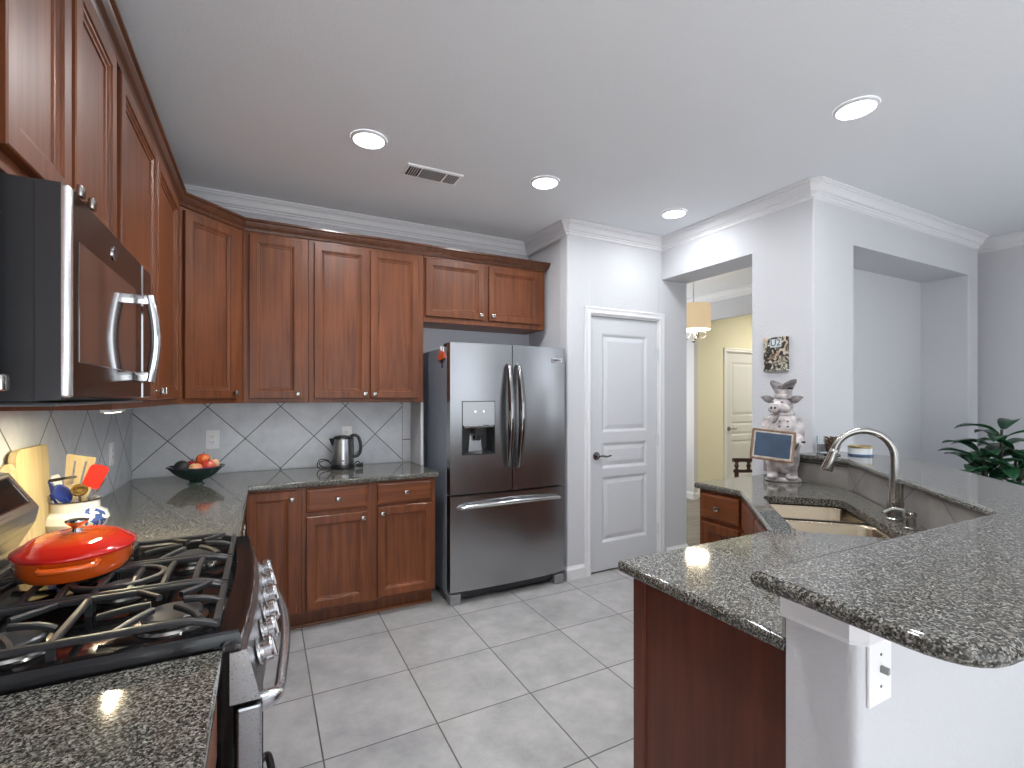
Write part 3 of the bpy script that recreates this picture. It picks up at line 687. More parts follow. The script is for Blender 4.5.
for k in range(9): t = k/8; P.append((0.11+0.69*t, -0.040-0.024*math.sin(PI*t), 0.660+0.010*math.sin(PI*t)))
P += [(0.837, bow(0.837)-0.028, 0.656), (0.862, bow(0.862)+0.004, 0.648)]
Q = catmull(P, 4); tube(bm, Q, [0.010+0.006*math.sin(PI*k/(len(Q)-1))**0.5 for k in range(len(Q))], 14); link_bm('handle', bm, M['chrome'], fd, smooth=True)
# dispenser
dp = bmesh.new(); hx0, hx1, hz0, hz1 = H; y0 = bow(0.2)
ym = min(bow(hx0), bow(hx1))
V = [[(hx0, bow(hx0), hz0), (hx1, bow(hx1), hz0), (hx1, bow(hx1), hz1), (hx0, bow(hx0), hz1)], [(hx0+0.006, bow(hx0)-0.003, hz0+0.006), (hx1-0.006, bow(hx1)-0.003, hz0+0.006), (hx1-0.006, bow(hx1)-0.003, hz1-0.006), (hx0+0.006, bow(hx0)-0.003, hz1-0.006)], [(hx0+0.010, 0.0, hz0+0.010), (hx1-0.010, 0.0, hz0+0.010), (hx1-0.010, 0.0, 1.20), (hx0+0.010, 0.0, 1.20)], [(hx0+0.03, 0.062, hz0+0.03), (hx1-0.03, 0.062, hz0+0.03), (hx1-0.03, 0.062, 1.19), (hx0+0.03, 0.062, 1.19)]]
rings(dp, V, False, True)
di = link_bm('dispenser', dp, M['darkgrey'], ld)
bm = bmesh.new(); rings(bm, [[(hx0+0.006, bow(hx0)-0.004, z), (hx1-0.006, bow(hx1)-0.004, z), (hx1-0.006, 0.03, z), (hx0+0.006, 0.03, z)] for z in (1.205, hz1-0.006)]); link_bm('control_panel', bm, simple('dispenser_panel', (0.42, 0.43, 0.45), 0.25, 0.4), di)
bm = bmesh.new(); add_box(bm, (hx0+0.010, -0.028, 1.188), (hx1-0.010, 0.01, 1.206), 0.004); link_bm('panel_lip', bm, M['chrome'], di)
bm = bmesh.new(); add_box(bm, (0.175, -0.01, 1.135), (0.235, 0.04, 1.19), 0.004); add_box(bm, (0.19, -0.005, 1.10), (0.222, 0.03, 1.14), 0.006); link_bm('nozzle', bm, M['blackplastic'], di)
bm = bmesh.new(); rings(bm, [[(0.145, 0.035, 1.02), (0.25, 0.035, 1.02), (0.235, 0.045, 1.15), (0.16, 0.045, 1.15)], [(0.145, 0.05, 1.02), (0.25, 0.05, 1.02), (0.235, 0.055, 1.15), (0.16, 0.055, 1.15)]]); link_bm('paddle', bm, M['steel'], di)
ILM = simple('indicator_light', (0.8, 0.85, 0.9), 0.4, emit=(0.8, 0.9, 1.0), estr=1.5)
for x in (0.175, 0.235):
    bm = bmesh.new(); lathe(bm, [(0.0055, 0), (0.0, 0.001)], 10, mtx=T(x, bow(x)+0.0, 1.30) @ Matrix.Rotation(PI/2, 4, 'X') @ T(0, 0, 0.004), cap1=False); link_bm('indicator_light', bm, ILM, di)
# feet, hinge covers, badge, magnet
for x in (0.0, FW-0.09):
    bm = bmesh.new(); add_box(bm, (x, -0.004, 0.0), (x+0.075, 0.07, 0.072), 0.006, 2); link_bm('foot_cover', bm, simple('grey_plastic', (0.22, 0.225, 0.23), 0.45), root)
for x in (0.0, FW-0.07):
    bm = bmesh.new(); add_box(bm, (x, 0.065, 1.742), (x+0.07, 0.14, 1.768), 0.006, 2); link_bm('hinge_cover', bm, M['blackplastic'], root)
bm = bmesh.new(); add_box(bm, (0.785, bow(0.79)-0.003, 1.652), (0.885, bow(0.83)+0.006, 1.688), 0.003); bdg = link_bm('badge', bm, M['chrome'], rd)
text_mesh('badge_lettering', 'FRIGIDAIRE', 0.014, M['blackplastic'], bdg, T(0.835, bow(0.79)-0.0036, 1.67) @ Matrix.Rotation(PI/2, 4, 'X'))
bm = bmesh.new()
for pr_, dx in (([(3.185, 1.655), (3.27, 1.66), (3.235, 1.70), (3.198, 1.728), (3.178, 1.70), (3.145, 1.712), (3.130, 1.668)], 0.012),):
    rings(bm, [[(FRX-0.0005-0.0, y, z) for y, z in pr_], [(FRX-dx, y, z) for y, z in pr_]])
mg = link_bm('fridge_magnet', bm, simple('orange_red_enamel', (0.62, 0.10, 0.03), 0.3)); tag(mg, 'small orange red ornamental magnet on the refrigerator side', 'magnet')
bm = bmesh.new(); tube(bm, [(FRX-0.006, 3.198, 1.72), (FRX-0.006, 3.205, 1.75), (FRX-0.006, 3.190, 1.72)], 0.005, 6); tube(bm, [(FRX-0.006, 3.160, 1.70), (FRX-0.006, 3.150, 1.745)], 0.005, 6); link_bm('ribbon', bm, M['whiteplastic'], mg)
bm = bmesh.new(); tube(bm, [(FRX-0.005, 3.180, 1.66), (FRX-0.005, 3.186, 1.62), (FRX-0.005, 3.180, 1.60)], 0.004, 6); link_bm('tail', bm, M['blackplastic'], mg)

# ------------------------------------------------------------------ microwave
MX, MY0, MY1, MZ0, MZ1 = -0.305, 1.122, 1.84, 1.392, 1.785
root = thing('microwave', 'over-the-range microwave with dark door and bowed steel handle', 'microwave', (MX, MY0, 0), LW)   # local x along +Y, front -Y local -> +X
MW = MY1-MY0; MD = 0.405
box_obj('body', (0, 0.045, MZ0), (MW, MD, MZ1-0.002), M['darkgrey'], root, 0.003)
box_obj('door_edge', (-0.0008, 0.012, MZ0+0.004), (0.013, 0.047, MZ1-0.003), M['darkgrey'], root)
CP = 0.60
bm = bmesh.new(); add_box(bm, (0.0, 0.0, MZ0+0.008), (0.022, 0.020, MZ1-0.004), 0.006, 3); link_bm('door_trim', bm, simple('bright_steel_trim', (0.8, 0.8, 0.8), 0.25, 0.9), root, smooth=True)
bm = bmesh.new(); add_box(bm, (0.014, 0.004, MZ0+0.008), (CP, 0.045, MZ1-0.004), 0.002); dd = link_bm('door', bm, M['mwface'], root)
bm = bmesh.new(); add_box(bm, (0.06, 0.0025, MZ0+0.075), (CP-0.09, 0.006, MZ1-0.09), 0.001); link_bm('window', bm, M['mwglass'], dd)
bm = bmesh.new(); add_box(bm, (CP+0.003, 0.004, MZ0+0.008), (MW, 0.045, MZ1-0.004), 0.002); link_bm('control_panel', bm, simple('control_panel_slate', (0.05, 0.038, 0.034), 0.12, 0.8), root)
bm = bmesh.new(); add_box(bm, (CP-0.001, 0.002, MZ0+0.008), (CP+0.004, 0.01, MZ1-0.004)); link_bm('seam_trim', bm, M['chrome'], root)
bm = bmesh.new(); hz0, hz1 = MZ0+0.052, MZ0+0.285; hx = 0.50
P = [(hx, -0.030-0.014*math.sin(PI*t/10), hz0+(hz1-hz0)*t/10) for t in range(11)]
Q = catmull(P, 2); tube(bm, Q, 0.012, 12, sx=1.3)
for z in (hz0+0.012, hz1-0.012): add_box(bm, (hx-0.014, -0.036, z-0.013), (hx+0.014, 0.006, z+0.013), 0.004, 2)
link_bm('handle', bm, M['chrome'], dd, smooth=True, angle=40)
bm = bmesh.new(); lathe(bm, [(0.0, 0), (0.017, 0.0), (0.017, 0.002), (0.015, 0.003), (0, 0.0032)], 24, mtx=T(0.30, 0.004, MZ1-0.05) @ Matrix.Rotation(PI/2, 4, 'X'), cap0=False, cap1=False); eb = link_bm('round_emblem', bm, M['chrome'], dd, smooth=True)
text_mesh('emblem_lettering', 'GE', 0.017, M['darkgrey'], eb, T(0.30, 0.0002, MZ1-0.05) @ Matrix.Rotation(PI/2, 4, 'X'))
bm = bmesh.new(); lathe(bm, [(0.010, 0), (0.010, 0.004), (0.006, 0.006), (0, 0.006)], 16, mtx=T(0, 0.10, MZ1-0.07) @ Matrix.Rotation(-PI/2, 4, 'Y'), cap1=False); link_bm('screw', bm, M['blackplastic'], root)
bm = bmesh.new(); add_box(bm, (0.01, 0.02, MZ0-0.007), (MW-0.01, 0.36, MZ0-0.0005), 0.004); bt = link_bm('vent_base', bm, simple('grey_vent_base', (0.25, 0.26, 0.28), 0.4, 0.6), root)
root = thing('under_cabinet_light', 'slim warm light bar fixed under the tall cabinet beside the microwave', 'light', (-0.432, 1.985, UB))
bm = bmesh.new(); add_box(bm, (-0.014, -0.09, -0.010), (0.014, 0.09, -0.0003), 0.002); link_bm('housing', bm, M['whiteplastic'], root)
bm = bmesh.new(); add_box(bm, (-0.005, -0.075, -0.012), (0.005, 0.075, -0.0098), 0.0005); link_bm('lens', bm, simple('warm_lamp_lens', (0.9, 0.85, 0.7), 0.4, emit=(1, 0.88, 0.62), estr=9), root)
area_light('under_cabinet_glow', (-0.432, 1.985, UB-0.014), (0, 0, 0), 0.01, 0.15, 3.2, (1, 0.86, 0.56))

# ------------------------------------------------------------------ range
RY0, RY1 = 1.128, 1.888; RW = RY1-RY0
root = thing('gas_range', 'stainless gas range with black cooktop, cast iron grates and knobs', 'range', (0, RY0, 0), LW)   # local x -> +Y, local y -> -X
# local frame: point (lx, ly) -> world (-ly, RY0+lx)
box_obj('body', (0.002, 0.052, 0.06), (RW-0.002, 0.70, 0.905), M['blackgloss'], root, 0.002)
def front_curve(n=14, base=0.040, bulge=0.020): return [(RW*k/n, base-bulge*math.sin(PI*k/n)) for k in range(n+1)]
bm = bmesh.new()
out = front_curve()+[(RW, 0.665), (0, 0.665)]
inn = [(0.022+(RW-0.044)*k/14, 0.085-0.020*math.sin(PI*k/14)) for k in range(15)]+[(RW-0.022, 0.645), (0.022, 0.645)]
def lv(poly, z): return [(x, y, z) for x, y in poly]
in2 = [(0.04+(RW-0.08)*k/14, 0.105-0.018*math.sin(PI*k/14)) for k in range(15)]+[(RW-0.04, 0.63), (0.04, 0.63)]
rings(bm, [lv(out, 0.882), lv(out, 0.915), lv(offset_poly(out, 0.006), 0.926), lv(inn, 0.926), lv(in2, 0.912)], True, True)
ct = link_bm('cooktop', bm, M['blackgloss'], root, smooth=True, angle=30)
# burners
for k, (wx, wy, r) in enumerate(((-0.175, 1.27, 0.056), (-0.43, 1.27, 0.050), (-0.185, 1.70, 0.056), (-0.45, 1.72, 0.044), (-0.31, 1.505, 0.044))):
    lx, ly = wy-RY0, -wx
    bm = bmesh.new(); lathe(bm, [(r*1.25, 0.912), (r*1.2, 0.918), (r*0.9, 0.920), (r*0.9, 0.927)], 28, c=(lx, ly, 0)); bb = link_bm('burner_base', bm, M['nickel'], ct, smooth=True)
    bm = bmesh.new(); lathe(bm, [(r, 0.927), (r, 0.934), (r*0.9, 0.937), (0, 0.937)], 28, c=(lx, ly, 0), cap1=False); link_bm('burner_cap', bm, M['burnercap'], ct, smooth=True)
# grates: three sections, each one mesh
GZ = 0.948
def grate(x0, x1, kind):
    bm = bmesh.new(); y0, y1 = 0.085, 0.615; w, h = 0.014, 0.013; xc = (x0+x1)/2
    # outer frame: low rails that rise to the fingers
    for y in (y0, y1): strip(bm, [(x0+0.01, y, GZ-0.012), (x1-0.01, y, GZ-0.012)], w, h)
    for x in (x0+0.01, x1-0.01): strip(bm, bez((x, y0, GZ-0.018), (x, y0+0.03, GZ), (x, y0+0.08, GZ), 5)+[(x, y1-0.08, GZ)]+bez((x, y1-0.06, GZ), (x, y1-0.02, GZ), (x, y1, GZ-0.018), 5), w, h)
    strip(bm, [(x0+0.01, 0.345, GZ), (x1-0.01, 0.345, GZ)], w, h)
    if kind == 'side':
        for yc in (0.185, 0.47):
            # hooked fingers reaching over the burner
            for sx in (-1, 1):
                xe = x0+0.01 if sx < 0 else x1-0.01
                strip(bm, bez((xe, yc-0.07, GZ), (xe-sx*0.035, yc-0.06, GZ+0.004), (xc+sx*0.035, yc-0.02, GZ+0.006), 8), w*0.9, h)
                strip(bm, bez((xe, yc+0.07, GZ), (xe-sx*0.035, yc+0.05, GZ+0.004), (xc+sx*0.035, yc+0.02, GZ+0.006), 8), w*0.9, h)
            strip(bm, bez((xc, yc-0.10, GZ-0.012), (xc, yc-0.08, GZ+0.004), (xc, yc-0.03, GZ+0.006), 6), w, h)
            strip(bm, bez((xc, yc+0.12, GZ-0.004), (xc, yc+0.08, GZ+0.004), (xc, yc+0.03, GZ+0.006), 6), w, h)
    else:
        for y in (0.15, 0.215, 0.28, 0.41, 0.475, 0.54): strip(bm, bez((x0+0.01, y, GZ-0.004), (xc, y, GZ+0.012), (x1-0.01, y, GZ-0.004), 8), w*0.9, h)
        pts = [(xc+0.07*math.cos(a), 0.315+0.09*math.sin(a), GZ+0.004) for a in [2*PI*k/20 for k in range(20)]]; strip(bm, pts+[pts[0]], w, h)
    for x in (x0+0.012, x1-0.012):
        for y in (y0, 0.345, y1): add_box(bm, (x-0.006, y-0.006, 0.911), (x+0.006, y+0.006, GZ-0.004))
    return link_bm('grate', bm, M['castiron'], root, smooth=True, angle=40)
grate(0.03, 0.27, 'side'); grate(0.272, 0.488, 'mid'); grate(0.49, 0.73, 'side')
# control fascia with knobs
fz1, fz0 = 0.884, 0.775
fc = [(RW*k/14, 0.030-0.020*math.sin(PI*k/14)) for k in range(15)]
fb = [(x, y-0.026) for x, y in fc]
bm = bmesh.new(); rings(bm, [lv(fb+[(RW, 0.06), (0, 0.06)], fz0), lv(fc+[(RW, 0.06), (0, 0.06)], fz1)], True, True); fa = link_bm('control_panel', bm, M['steelH'], root, smooth=True, angle=30)
tilt = math.atan2(0.026, fz1-fz0)
for wy in (1.215, 1.322, 1.425, 1.545, 1.669, 1.785):
    lx = wy-RY0; y = 0.030-0.020*math.sin(PI*lx/RW)-0.013-0.001; Rk = T(lx, y, 0.832) @ Matrix.Rotation(PI/2-tilt, 4, 'X')
    bm = bmesh.new(); lathe(bm, [(0.028, 0.0), (0.028, 0.004), (0.017, 0.006), (0.017, 0.012), (0.0265, 0.015), (0.0275, 0.027), (0.025, 0.031), (0, 0.032)], 24, mtx=Rk, cap1=False); add_box(bm, (-0.004, -0.021, 0.030), (0.004, 0.021, 0.036), 0.002, mtx=Rk)
    link_bm('knob', bm, M['satin'], fa, smooth=True)
# oven door, handle, drawer
bm = bmesh.new(); add_box(bm, (0.004, 0.002, 0.215), (RW-0.004, 0.050, 0.762), 0.006, 2); od = link_bm('oven_door', bm, M['steelH'], root)
bm = bmesh.new(); add_box(bm, (0.10, -0.0005, 0.34), (RW-0.10, 0.003, 0.62), 0.001); link_bm('window', bm, M['blackgloss'], od)
bm = bmesh.new(); P = [(0.035, 0.006, 0.750), (0.045, -0.022, 0.750)]
for k in range(13): t = k/12; P.append((0.075+(RW-0.15)*t, -0.034-0.022*math.sin(PI*t), 0.750+0.015*math.sin(PI*t)))
P += [(RW-0.045, -0.022, 0.750), (RW-0.035, 0.006, 0.750)]
Q = catmull(P, 4); n_ = len(Q); tube(bm, Q, [0.022-0.010*min(1, min(k, n_-1-k)/7) for k in range(n_)], 14); link_bm('handle', bm, M['satin'], od, smooth=True)
bm = bmesh.new(); add_box(bm, (0.004, 0.004, 0.065), (RW-0.004, 0.050, 0.205), 0.006, 2); wd = link_bm('warming_drawer', bm, M['blackgloss'], root)
bm = bmesh.new(); tube(bm, catmull([(0.05, 0.01, 0.17), (0.06, -0.02, 0.17), (RW/2, -0.035, 0.17), (RW-0.06, -0.02, 0.17), (RW-0.05, 0.01, 0.17)], 8), 0.012, 10); link_bm('handle', bm, M['blackplastic'], wd, smooth=True)
# backguard
bg_ = [(0.71, 0.90), (0.712, 1.175), (0.672, 1.188), (0.648, 1.184), (0.582, 1.080), (0.590, 1.040), (0.625, 0.975), (0.63, 0.90)]
bm = bmesh.new(); rings(bm, [[(x, y, z) for y, z in bg_] for x in (0.0, RW)]); gd = link_bm('backguard', bm, M['steelH'], root)
def gp(x, t, off): # point on slanted face
    a = Vector((x, 0.648, 1.184)); b = Vector((x, 0.582, 1.080)); nrm = Vector((0, -0.104, 0.066)).normalized(); return a+(b-a)*t+nrm*off
bm = bmesh.new(); rings(bm, [[gp(0.06, 0.12, o), gp(RW-0.035, 0.12, o), gp(RW-0.035, 0.80, o), gp(0.06, 0.80, o)] for o in (-0.001, 0.002)]); link_bm('display', bm, M['blackgloss'], gd)
bm = bmesh.new()
for a, b, c, d in ((0.055, 0.10, RW-0.03, 0.13), (0.055, 0.79, RW-0.03, 0.82), (0.052, 0.10, 0.060, 0.82), (RW-0.035, 0.10, RW-0.027, 0.82)):
    rings(bm, [[gp(a, b, o), gp(c, b, o), gp(c, d, o), gp(a, d, o)] for o in (0, 0.003)])
link_bm('display_frame', bm, M['chrome'], gd)

# ------------------------------------------------------------------ dutch oven on the left rear of the cooktop
root = thing('dutch_oven', 'orange enamelled oval casserole with red lid on the left of the cooktop', 'dutch oven', (-0.425, 1.612, 0.957), math.radians(8))
SX, SY = 0.86, 1.0
ORG = simple('orange_enamel', (0.80, 0.115, 0.010), 0.12, spec=0.6, coat=0.8)
RED = None
m, nt, b = new_mat('flame_red_orange_enamel')
tc = nt.nodes.new('ShaderNodeTexCoord'); g = nt.nodes.new('ShaderNodeVectorMath'); g.operation = 'MULTIPLY'; g.inputs[1].default_value = (1/0.118, 1/0.137, 0)
ln = nt.nodes.new('ShaderNodeVectorMath'); ln.operation = 'LENGTH'; rp = ramp(nt, [(0.45, (0.80, 0.12, 0.012)), (0.78, (0.66, 0.022, 0.008)), (1.0, (0.55, 0.010, 0.006))])
nt.links.new(tc.outputs['Object'], g.inputs[0]); nt.links.new(g.outputs[0], ln.inputs[0]); nt.links.new(ln.outputs['Value'], rp.inputs[0]); nt.links.new(rp.outputs[0], b.inputs['Base Color'])
b.inputs['Roughness'].default_value = 0.1; b.inputs['Coat Weight'].default_value = 0.8; RED = m
bm = bmesh.new(); lathe(bm, [(0.105, 0.0), (0.118, 0.004), (0.131, 0.022), (0.136, 0.052), (0.138, 0.058), (0.132, 0.058), (0.128, 0.03), (0.10, 0.008)], 48, sx=SX, sy=SY); link_bm('pot', bm, ORG, root, smooth=True)
bm = bmesh.new(); pr_ = [(0.141, 0.058), (0.143, 0.062), (0.141, 0.067), (0.128, 0.073), (0.122, 0.075), (0.108, 0.086), (0.104, 0.0865), (0.090, 0.092), (0.086, 0.0915), (0.072, 0.096), (0.068, 0.0955), (0.052, 0.0985), (0.03, 0.0995), (0, 0.1)]
lathe(bm, pr_, 48, sx=SX, sy=SY, cap1=False); lid = link_bm('lid', bm, RED, root, smooth=True, angle=60)
bm = bmesh.new(); lathe(bm, [(0.012, 0.099), (0.009, 0.108), (0.012, 0.114), (0.021, 0.121), (0.023, 0.126), (0.020, 0.130), (0.0, 0.131)], 20, cap1=False, wob=lambda a, r, z: 1+0.06*math.cos(8*a)*(z > 0.118)); link_bm('knob', bm, M['chrome'], lid, smooth=True)
for s in (-1, 1):
    bm = bmesh.new(); P = [(-0.052, s*0.118, 0.046), (-0.046, s*0.150, 0.046), (-0.02, s*0.160, 0.046), (0.02, s*0.160, 0.046), (0.046, s*0.150, 0.046), (0.052, s*0.118, 0.046)]
    tube(bm, catmull(P, 4), 0.0075, 10); link_bm('side_handle', bm, ORG, root, smooth=True)

# ------------------------------------------------------------------ utensil crock, utensils, boards
cx, cy = -0.612, 2.305
root = thing('utensil_crock', 'white ceramic crock with blue floral motif holding cooking utensils', 'crock', (cx, cy, CZ1))
m, nt, b = new_mat('white_glaze_blue_flowers')
tc = nt.nodes.new('ShaderNodeTexCoord'); n = nt.nodes.new('ShaderNodeTexNoise'); n.inputs['Scale'].default_value = 42; n.inputs['Detail'].default_value = 2
gr = nt.nodes.new('ShaderNodeVectorMath'); gr.operation = 'DISTANCE'; gr.inputs[1].default_value = (0.07, -0.055, 0.065)
nt.links.new(tc.outputs['Object'], n.inputs['Vector']); nt.links.new(tc.outputs['Object'], gr.inputs[0])
ma = nt.nodes.new('ShaderNodeMath'); ma.operation = 'LESS_THAN'; ma.inputs[1].default_value = 0.040; nt.links.new(gr.outputs['Value'], ma.inputs[0])
mb = nt.nodes.new('ShaderNodeMath'); mb.operation = 'GREATER_THAN'; mb.inputs[1].default_value = 0.50; nt.links.new(n.outputs['Fac'], mb.inputs[0])
mc = nt.nodes.new('ShaderNodeMath'); mc.operation = 'MULTIPLY'; nt.links.new(ma.outputs[0], mc.inputs[0]); nt.links.new(mb.outputs[0], mc.inputs[1])
mx = nt.nodes.new('ShaderNodeMix'); mx.data_type = 'RGBA'; mx.inputs[6].default_value = (0.72, 0.72, 0.72, 1); mx.inputs[7].default_value = (0.05, 0.09, 0.28, 1)
nt.links.new(mc.outputs[0], mx.inputs[0]); nt.links.new(mx.outputs[2], b.inputs['Base Color']); b.inputs['Roughness'].default_value = 0.12; b.inputs['Coat Weight'].default_value = 0.5
bm = bmesh.new(); lathe(bm, [(0.060, 0), (0.068, 0.004), (0.092, 0.03), (0.100, 0.055), (0.092, 0.078), (0.076, 0.088), (0.072, 0.092), (0.072, 0.122), (0.075, 0.126), (0.071, 0.128), (0.066, 0.122), (0.064, 0.06), (0.05, 0.012), (0.0, 0.01)], 40, cap1=False); link_bm('body', bm, m, root, smooth=True)
bm = bmesh.new(); lathe(bm, [(0.0735, 0.1265), (0.0755, 0.1255), (0.0755, 0.1275), (0.072, 0.1288)], 40, cap0=False, cap1=False); link_bm('rim_band', bm, M['darkgrey'], root, smooth=True)
def utensil(name, label, cat, base, top, parts_fn):
    r = thing(name, label, cat, (cx, cy, CZ1)); parts_fn(r, Vector(base), Vector(top)); return r
BLUE = simple('blue_enamel', (0.03, 0.06, 0.32), 0.2, coat=0.5); LWOOD = wood('pale_beech_wood', (0.50, 0.39, 0.20), (0.66, 0.54, 0.30), 0.5, coat=0.05, axis='Z'); REDS = simple('red_silicone', (0.66, 0.03, 0.02), 0.35); BRZ = simple('bronze_metal', (0.42, 0.30, 0.12), 0.25, 0.9)
def frame(base, top, face=Vector((0.25, -0.97, 0))):
    z = (top-base).normalized(); x = face.cross(z)*-1; x.normalize(); y = z.cross(x); return Matrix(((x.x, y.x, z.x, top.x), (x.y, y.y, z.y, top.y), (x.z, y.z, z.z, top.z), (0, 0, 0, 1)))
def blade(bm, poly, th, mtx, curve=0.0):
    a = [mtx @ Vector((x, -th/2-curve*z*z, z)) for x, z in poly]; b_ = [mtx @ Vector((x, th/2-curve*z*z, z)) for x, z in poly]; rings(bm, [a, b_])
def mk_spoon(mat, hm, w=0.024, l=0.036):
    def f(r, base, top):
        bm = bmesh.new(); tube(bm, [base, base+(top-base)*0.9], 0.004, 8); link_bm('handle', bm, hm, r, smooth=True)
        bm = bmesh.new(); F = frame(base, top)
        rs = []
        for k in range(5):
            q = 1-k/4*0.98; rs.append([F @ Vector((w*q*math.cos(a), 0.010*(1-q*q), l*q*math.sin(a))) for a in [2*PI*j/20 for j in range(20)]])
        rings(bm, rs, False, True); o = link_bm('bowl', bm, mat, r, smooth=True); o.modifiers.new('thickness', 'SOLIDIFY').thickness = 0.0025
    return f
utensil('spoon', 'blue enamel spoon at the left rim of the crock, left of its twin', 'spoon', (-0.01, 0.02, 0.02), (-0.066, -0.035, 0.172), mk_spoon(BLUE, BLUE, 0.020, 0.044))
utensil('spoon', 'blue enamel spoon in the crock, in front and right of its twin', 'spoon', (0.02, 0.03, 0.02), (-0.018, -0.060, 0.160), mk_spoon(BLUE, BLUE, 0.023, 0.045))
utensil('slotted_spoon', 'bronze coloured spoon leaning at the front of the crock', 'spoon', (0.01, 0.03, 0.02), (0.026, -0.055, 0.168), mk_spoon(BRZ, BRZ, 0.024, 0.028))
def f_spat(r, base, top):
    bm = bmesh.new(); tube(bm, [base, base+(top-base)*0.8], 0.006, 8); link_bm('handle', bm, LWOOD, r, smooth=True)
    bm = bmesh.new(); F = frame(base, top)
    for x0, x1 in ((-0.036, -0.016), (-0.011, 0.011), (0.016, 0.036)): blade(bm, [(x0*0.9, -0.035), (x1*0.9, -0.035), (x1*1.15, 0.052), (x0*1.15, 0.058)], 0.005, F)
    blade(bm, [(-0.008, -0.085), (0.008, -0.085), (0.034, -0.034), (-0.034, -0.034)], 0.005, F); blade(bm, [(-0.0412, 0.050), (0.0412, 0.050), (0.042, 0.066), (-0.042, 0.074)], 0.005, F)
    link_bm('blade', bm, LWOOD, r)
utensil('spatula', 'pale wooden slotted spatula standing tallest in the crock', 'spatula', (-0.02, -0.01, 0.02), (0.004, 0.015, 0.215), f_spat)
def f_red(r, base, top):
    bm = bmesh.new(); tube(bm, [base, base+(top-base)*0.8], 0.006, 8); link_bm('handle', bm, LWOOD, r, smooth=True)
    bm = bmesh.new(); blade(bm, round_poly([(-0.026, -0.045), (0.026, -0.045), (0.030, 0.045), (-0.028, 0.045)], [0.012, 0.012, 0.016, 0.02], 4), 0.008, frame(base, top)); link_bm('blade', bm, REDS, r, smooth=True, angle=50)
utensil('spatula', 'red silicone spatula leaning to the right in the crock', 'spatula', (-0.02, 0.01, 0.02), (0.058, -0.005, 0.208), f_red)
def f_whisk(r, base, top):
    bm = bmesh.new(); tube(bm, [base, base+(top-base)*0.55], 0.006, 8); link_bm('handle', bm, M['chrome'], r, smooth=True)
    F = frame(base, top)
    for k in range(6):
        a = PI*k/6; bm = bmesh.new(); P = [F @ Vector((0.026*math.sin(PI*t)**0.8*math.cos(a)*s, 0.026*math.sin(PI*t)**0.8*math.sin(a)*s, -0.06+0.10*q)) for s, t, q in [(1, u/10*0.5+0.02, u/10) for u in range(10)]+[(0, 0.5, 1.03)]+[(-1, u/10*0.5+0.02, u/10) for u in range(9, -1, -1)]]
        tube(bm, P, 0.0012, 5); link_bm('wire', bm, M['chrome'], r, smooth=True)
utensil('whisk', 'steel balloon whisk behind the red spatula', 'whisk', (0.0, 0.03, 0.02), (0.048, 0.022, 0.175), f_whisk)
def f_peel(r, base, top):
    bm = bmesh.new(); tube(bm, [base, top], 0.006, 8); link_bm('handle', bm, M['whiteplastic'], r, smooth=True)
    bm = bmesh.new(); F = frame(base, top); blade(bm, round_poly([(-0.012, -0.01), (0.012, -0.01), (0.012, 0.035), (-0.012, 0.035)], 0.006, 3), 0.008, F); link_bm('grip_end', bm, M['whiteplastic'], r)
utensil('peeler', 'white-handled tool standing upright behind the blue spoons', 'utensil', (0.01, -0.01, 0.02), (-0.052, 0.02, 0.185), f_peel)
def f_knife(r, base, top):
    bm = bmesh.new(); F = T(*top); tube(bm, catmull([(-0.05, -0.005, -0.006), (-0.03, 0, -0.001), (0.02, 0, 0.006), (0.05, 0.01, 0.008)], 4), [0.002]+[0.005]*11+[0.003], 8)
    bmesh.ops.transform(bm, matrix=F, verts=bm.verts); link_bm('handle', bm, M['blackplastic'], r, smooth=True)
utensil('masher', 'dark crosswise utensil head resting over the blue spoons', 'utensil', (0, 0, 0.02), (-0.040, -0.03, 0.205), f_knife)
# cutting boards leaning on the left wall
def board(label, y0, y1, h, xb, xt, mat, r=0.05, th=0.018):
    root = bpy.data.objects.new
    bm = bmesh.new(); w = y1-y0; poly = round_poly([(0, 0), (w, 0), (w, h), (0, h)], [0.01, 0.01, r*0.5, r], 6)
    a = math.atan2(xb-xt, h); Mx = T(xb, y0, CZ1+0.001) @ Matrix.Rotation(-a, 4, 'Y')
    rings(bm, [[Mx @ Vector((0, x, z)) for x, z in poly], [Mx @ Vector((th, x, z)) for x, z in poly]])
    o = link_bm('cutting_board', bm, mat); return tag(o, label, 'cutting board')
board('pale wooden cutting board leaning on the left backsplash behind the crock', 2.03, 2.285, 0.335, -0.685, -0.700, LWOOD, 0.05)
board('rounded wooden cutting board mostly hidden behind the range backguard', 1.905, 2.03, 0.30, -0.66, -0.70, wood('tan_wood', (0.40, 0.30, 0.17), (0.55, 0.43, 0.26), 0.5, coat=0.05), 0.07)
bm = bmesh.new(); slab(bm, round_poly([(-0.63, 1.94), (-0.46, 1.94), (-0.46, 2.22), (-0.63, 2.22)], 0.03, 5), CZ1+0.0005, CZ1+0.018, r=0.004); tag(link_bm('cutting_board', bm, LWOOD, smooth=True, angle=40), 'pale wooden board lying flat on the counter in front of the crock', 'cutting board')

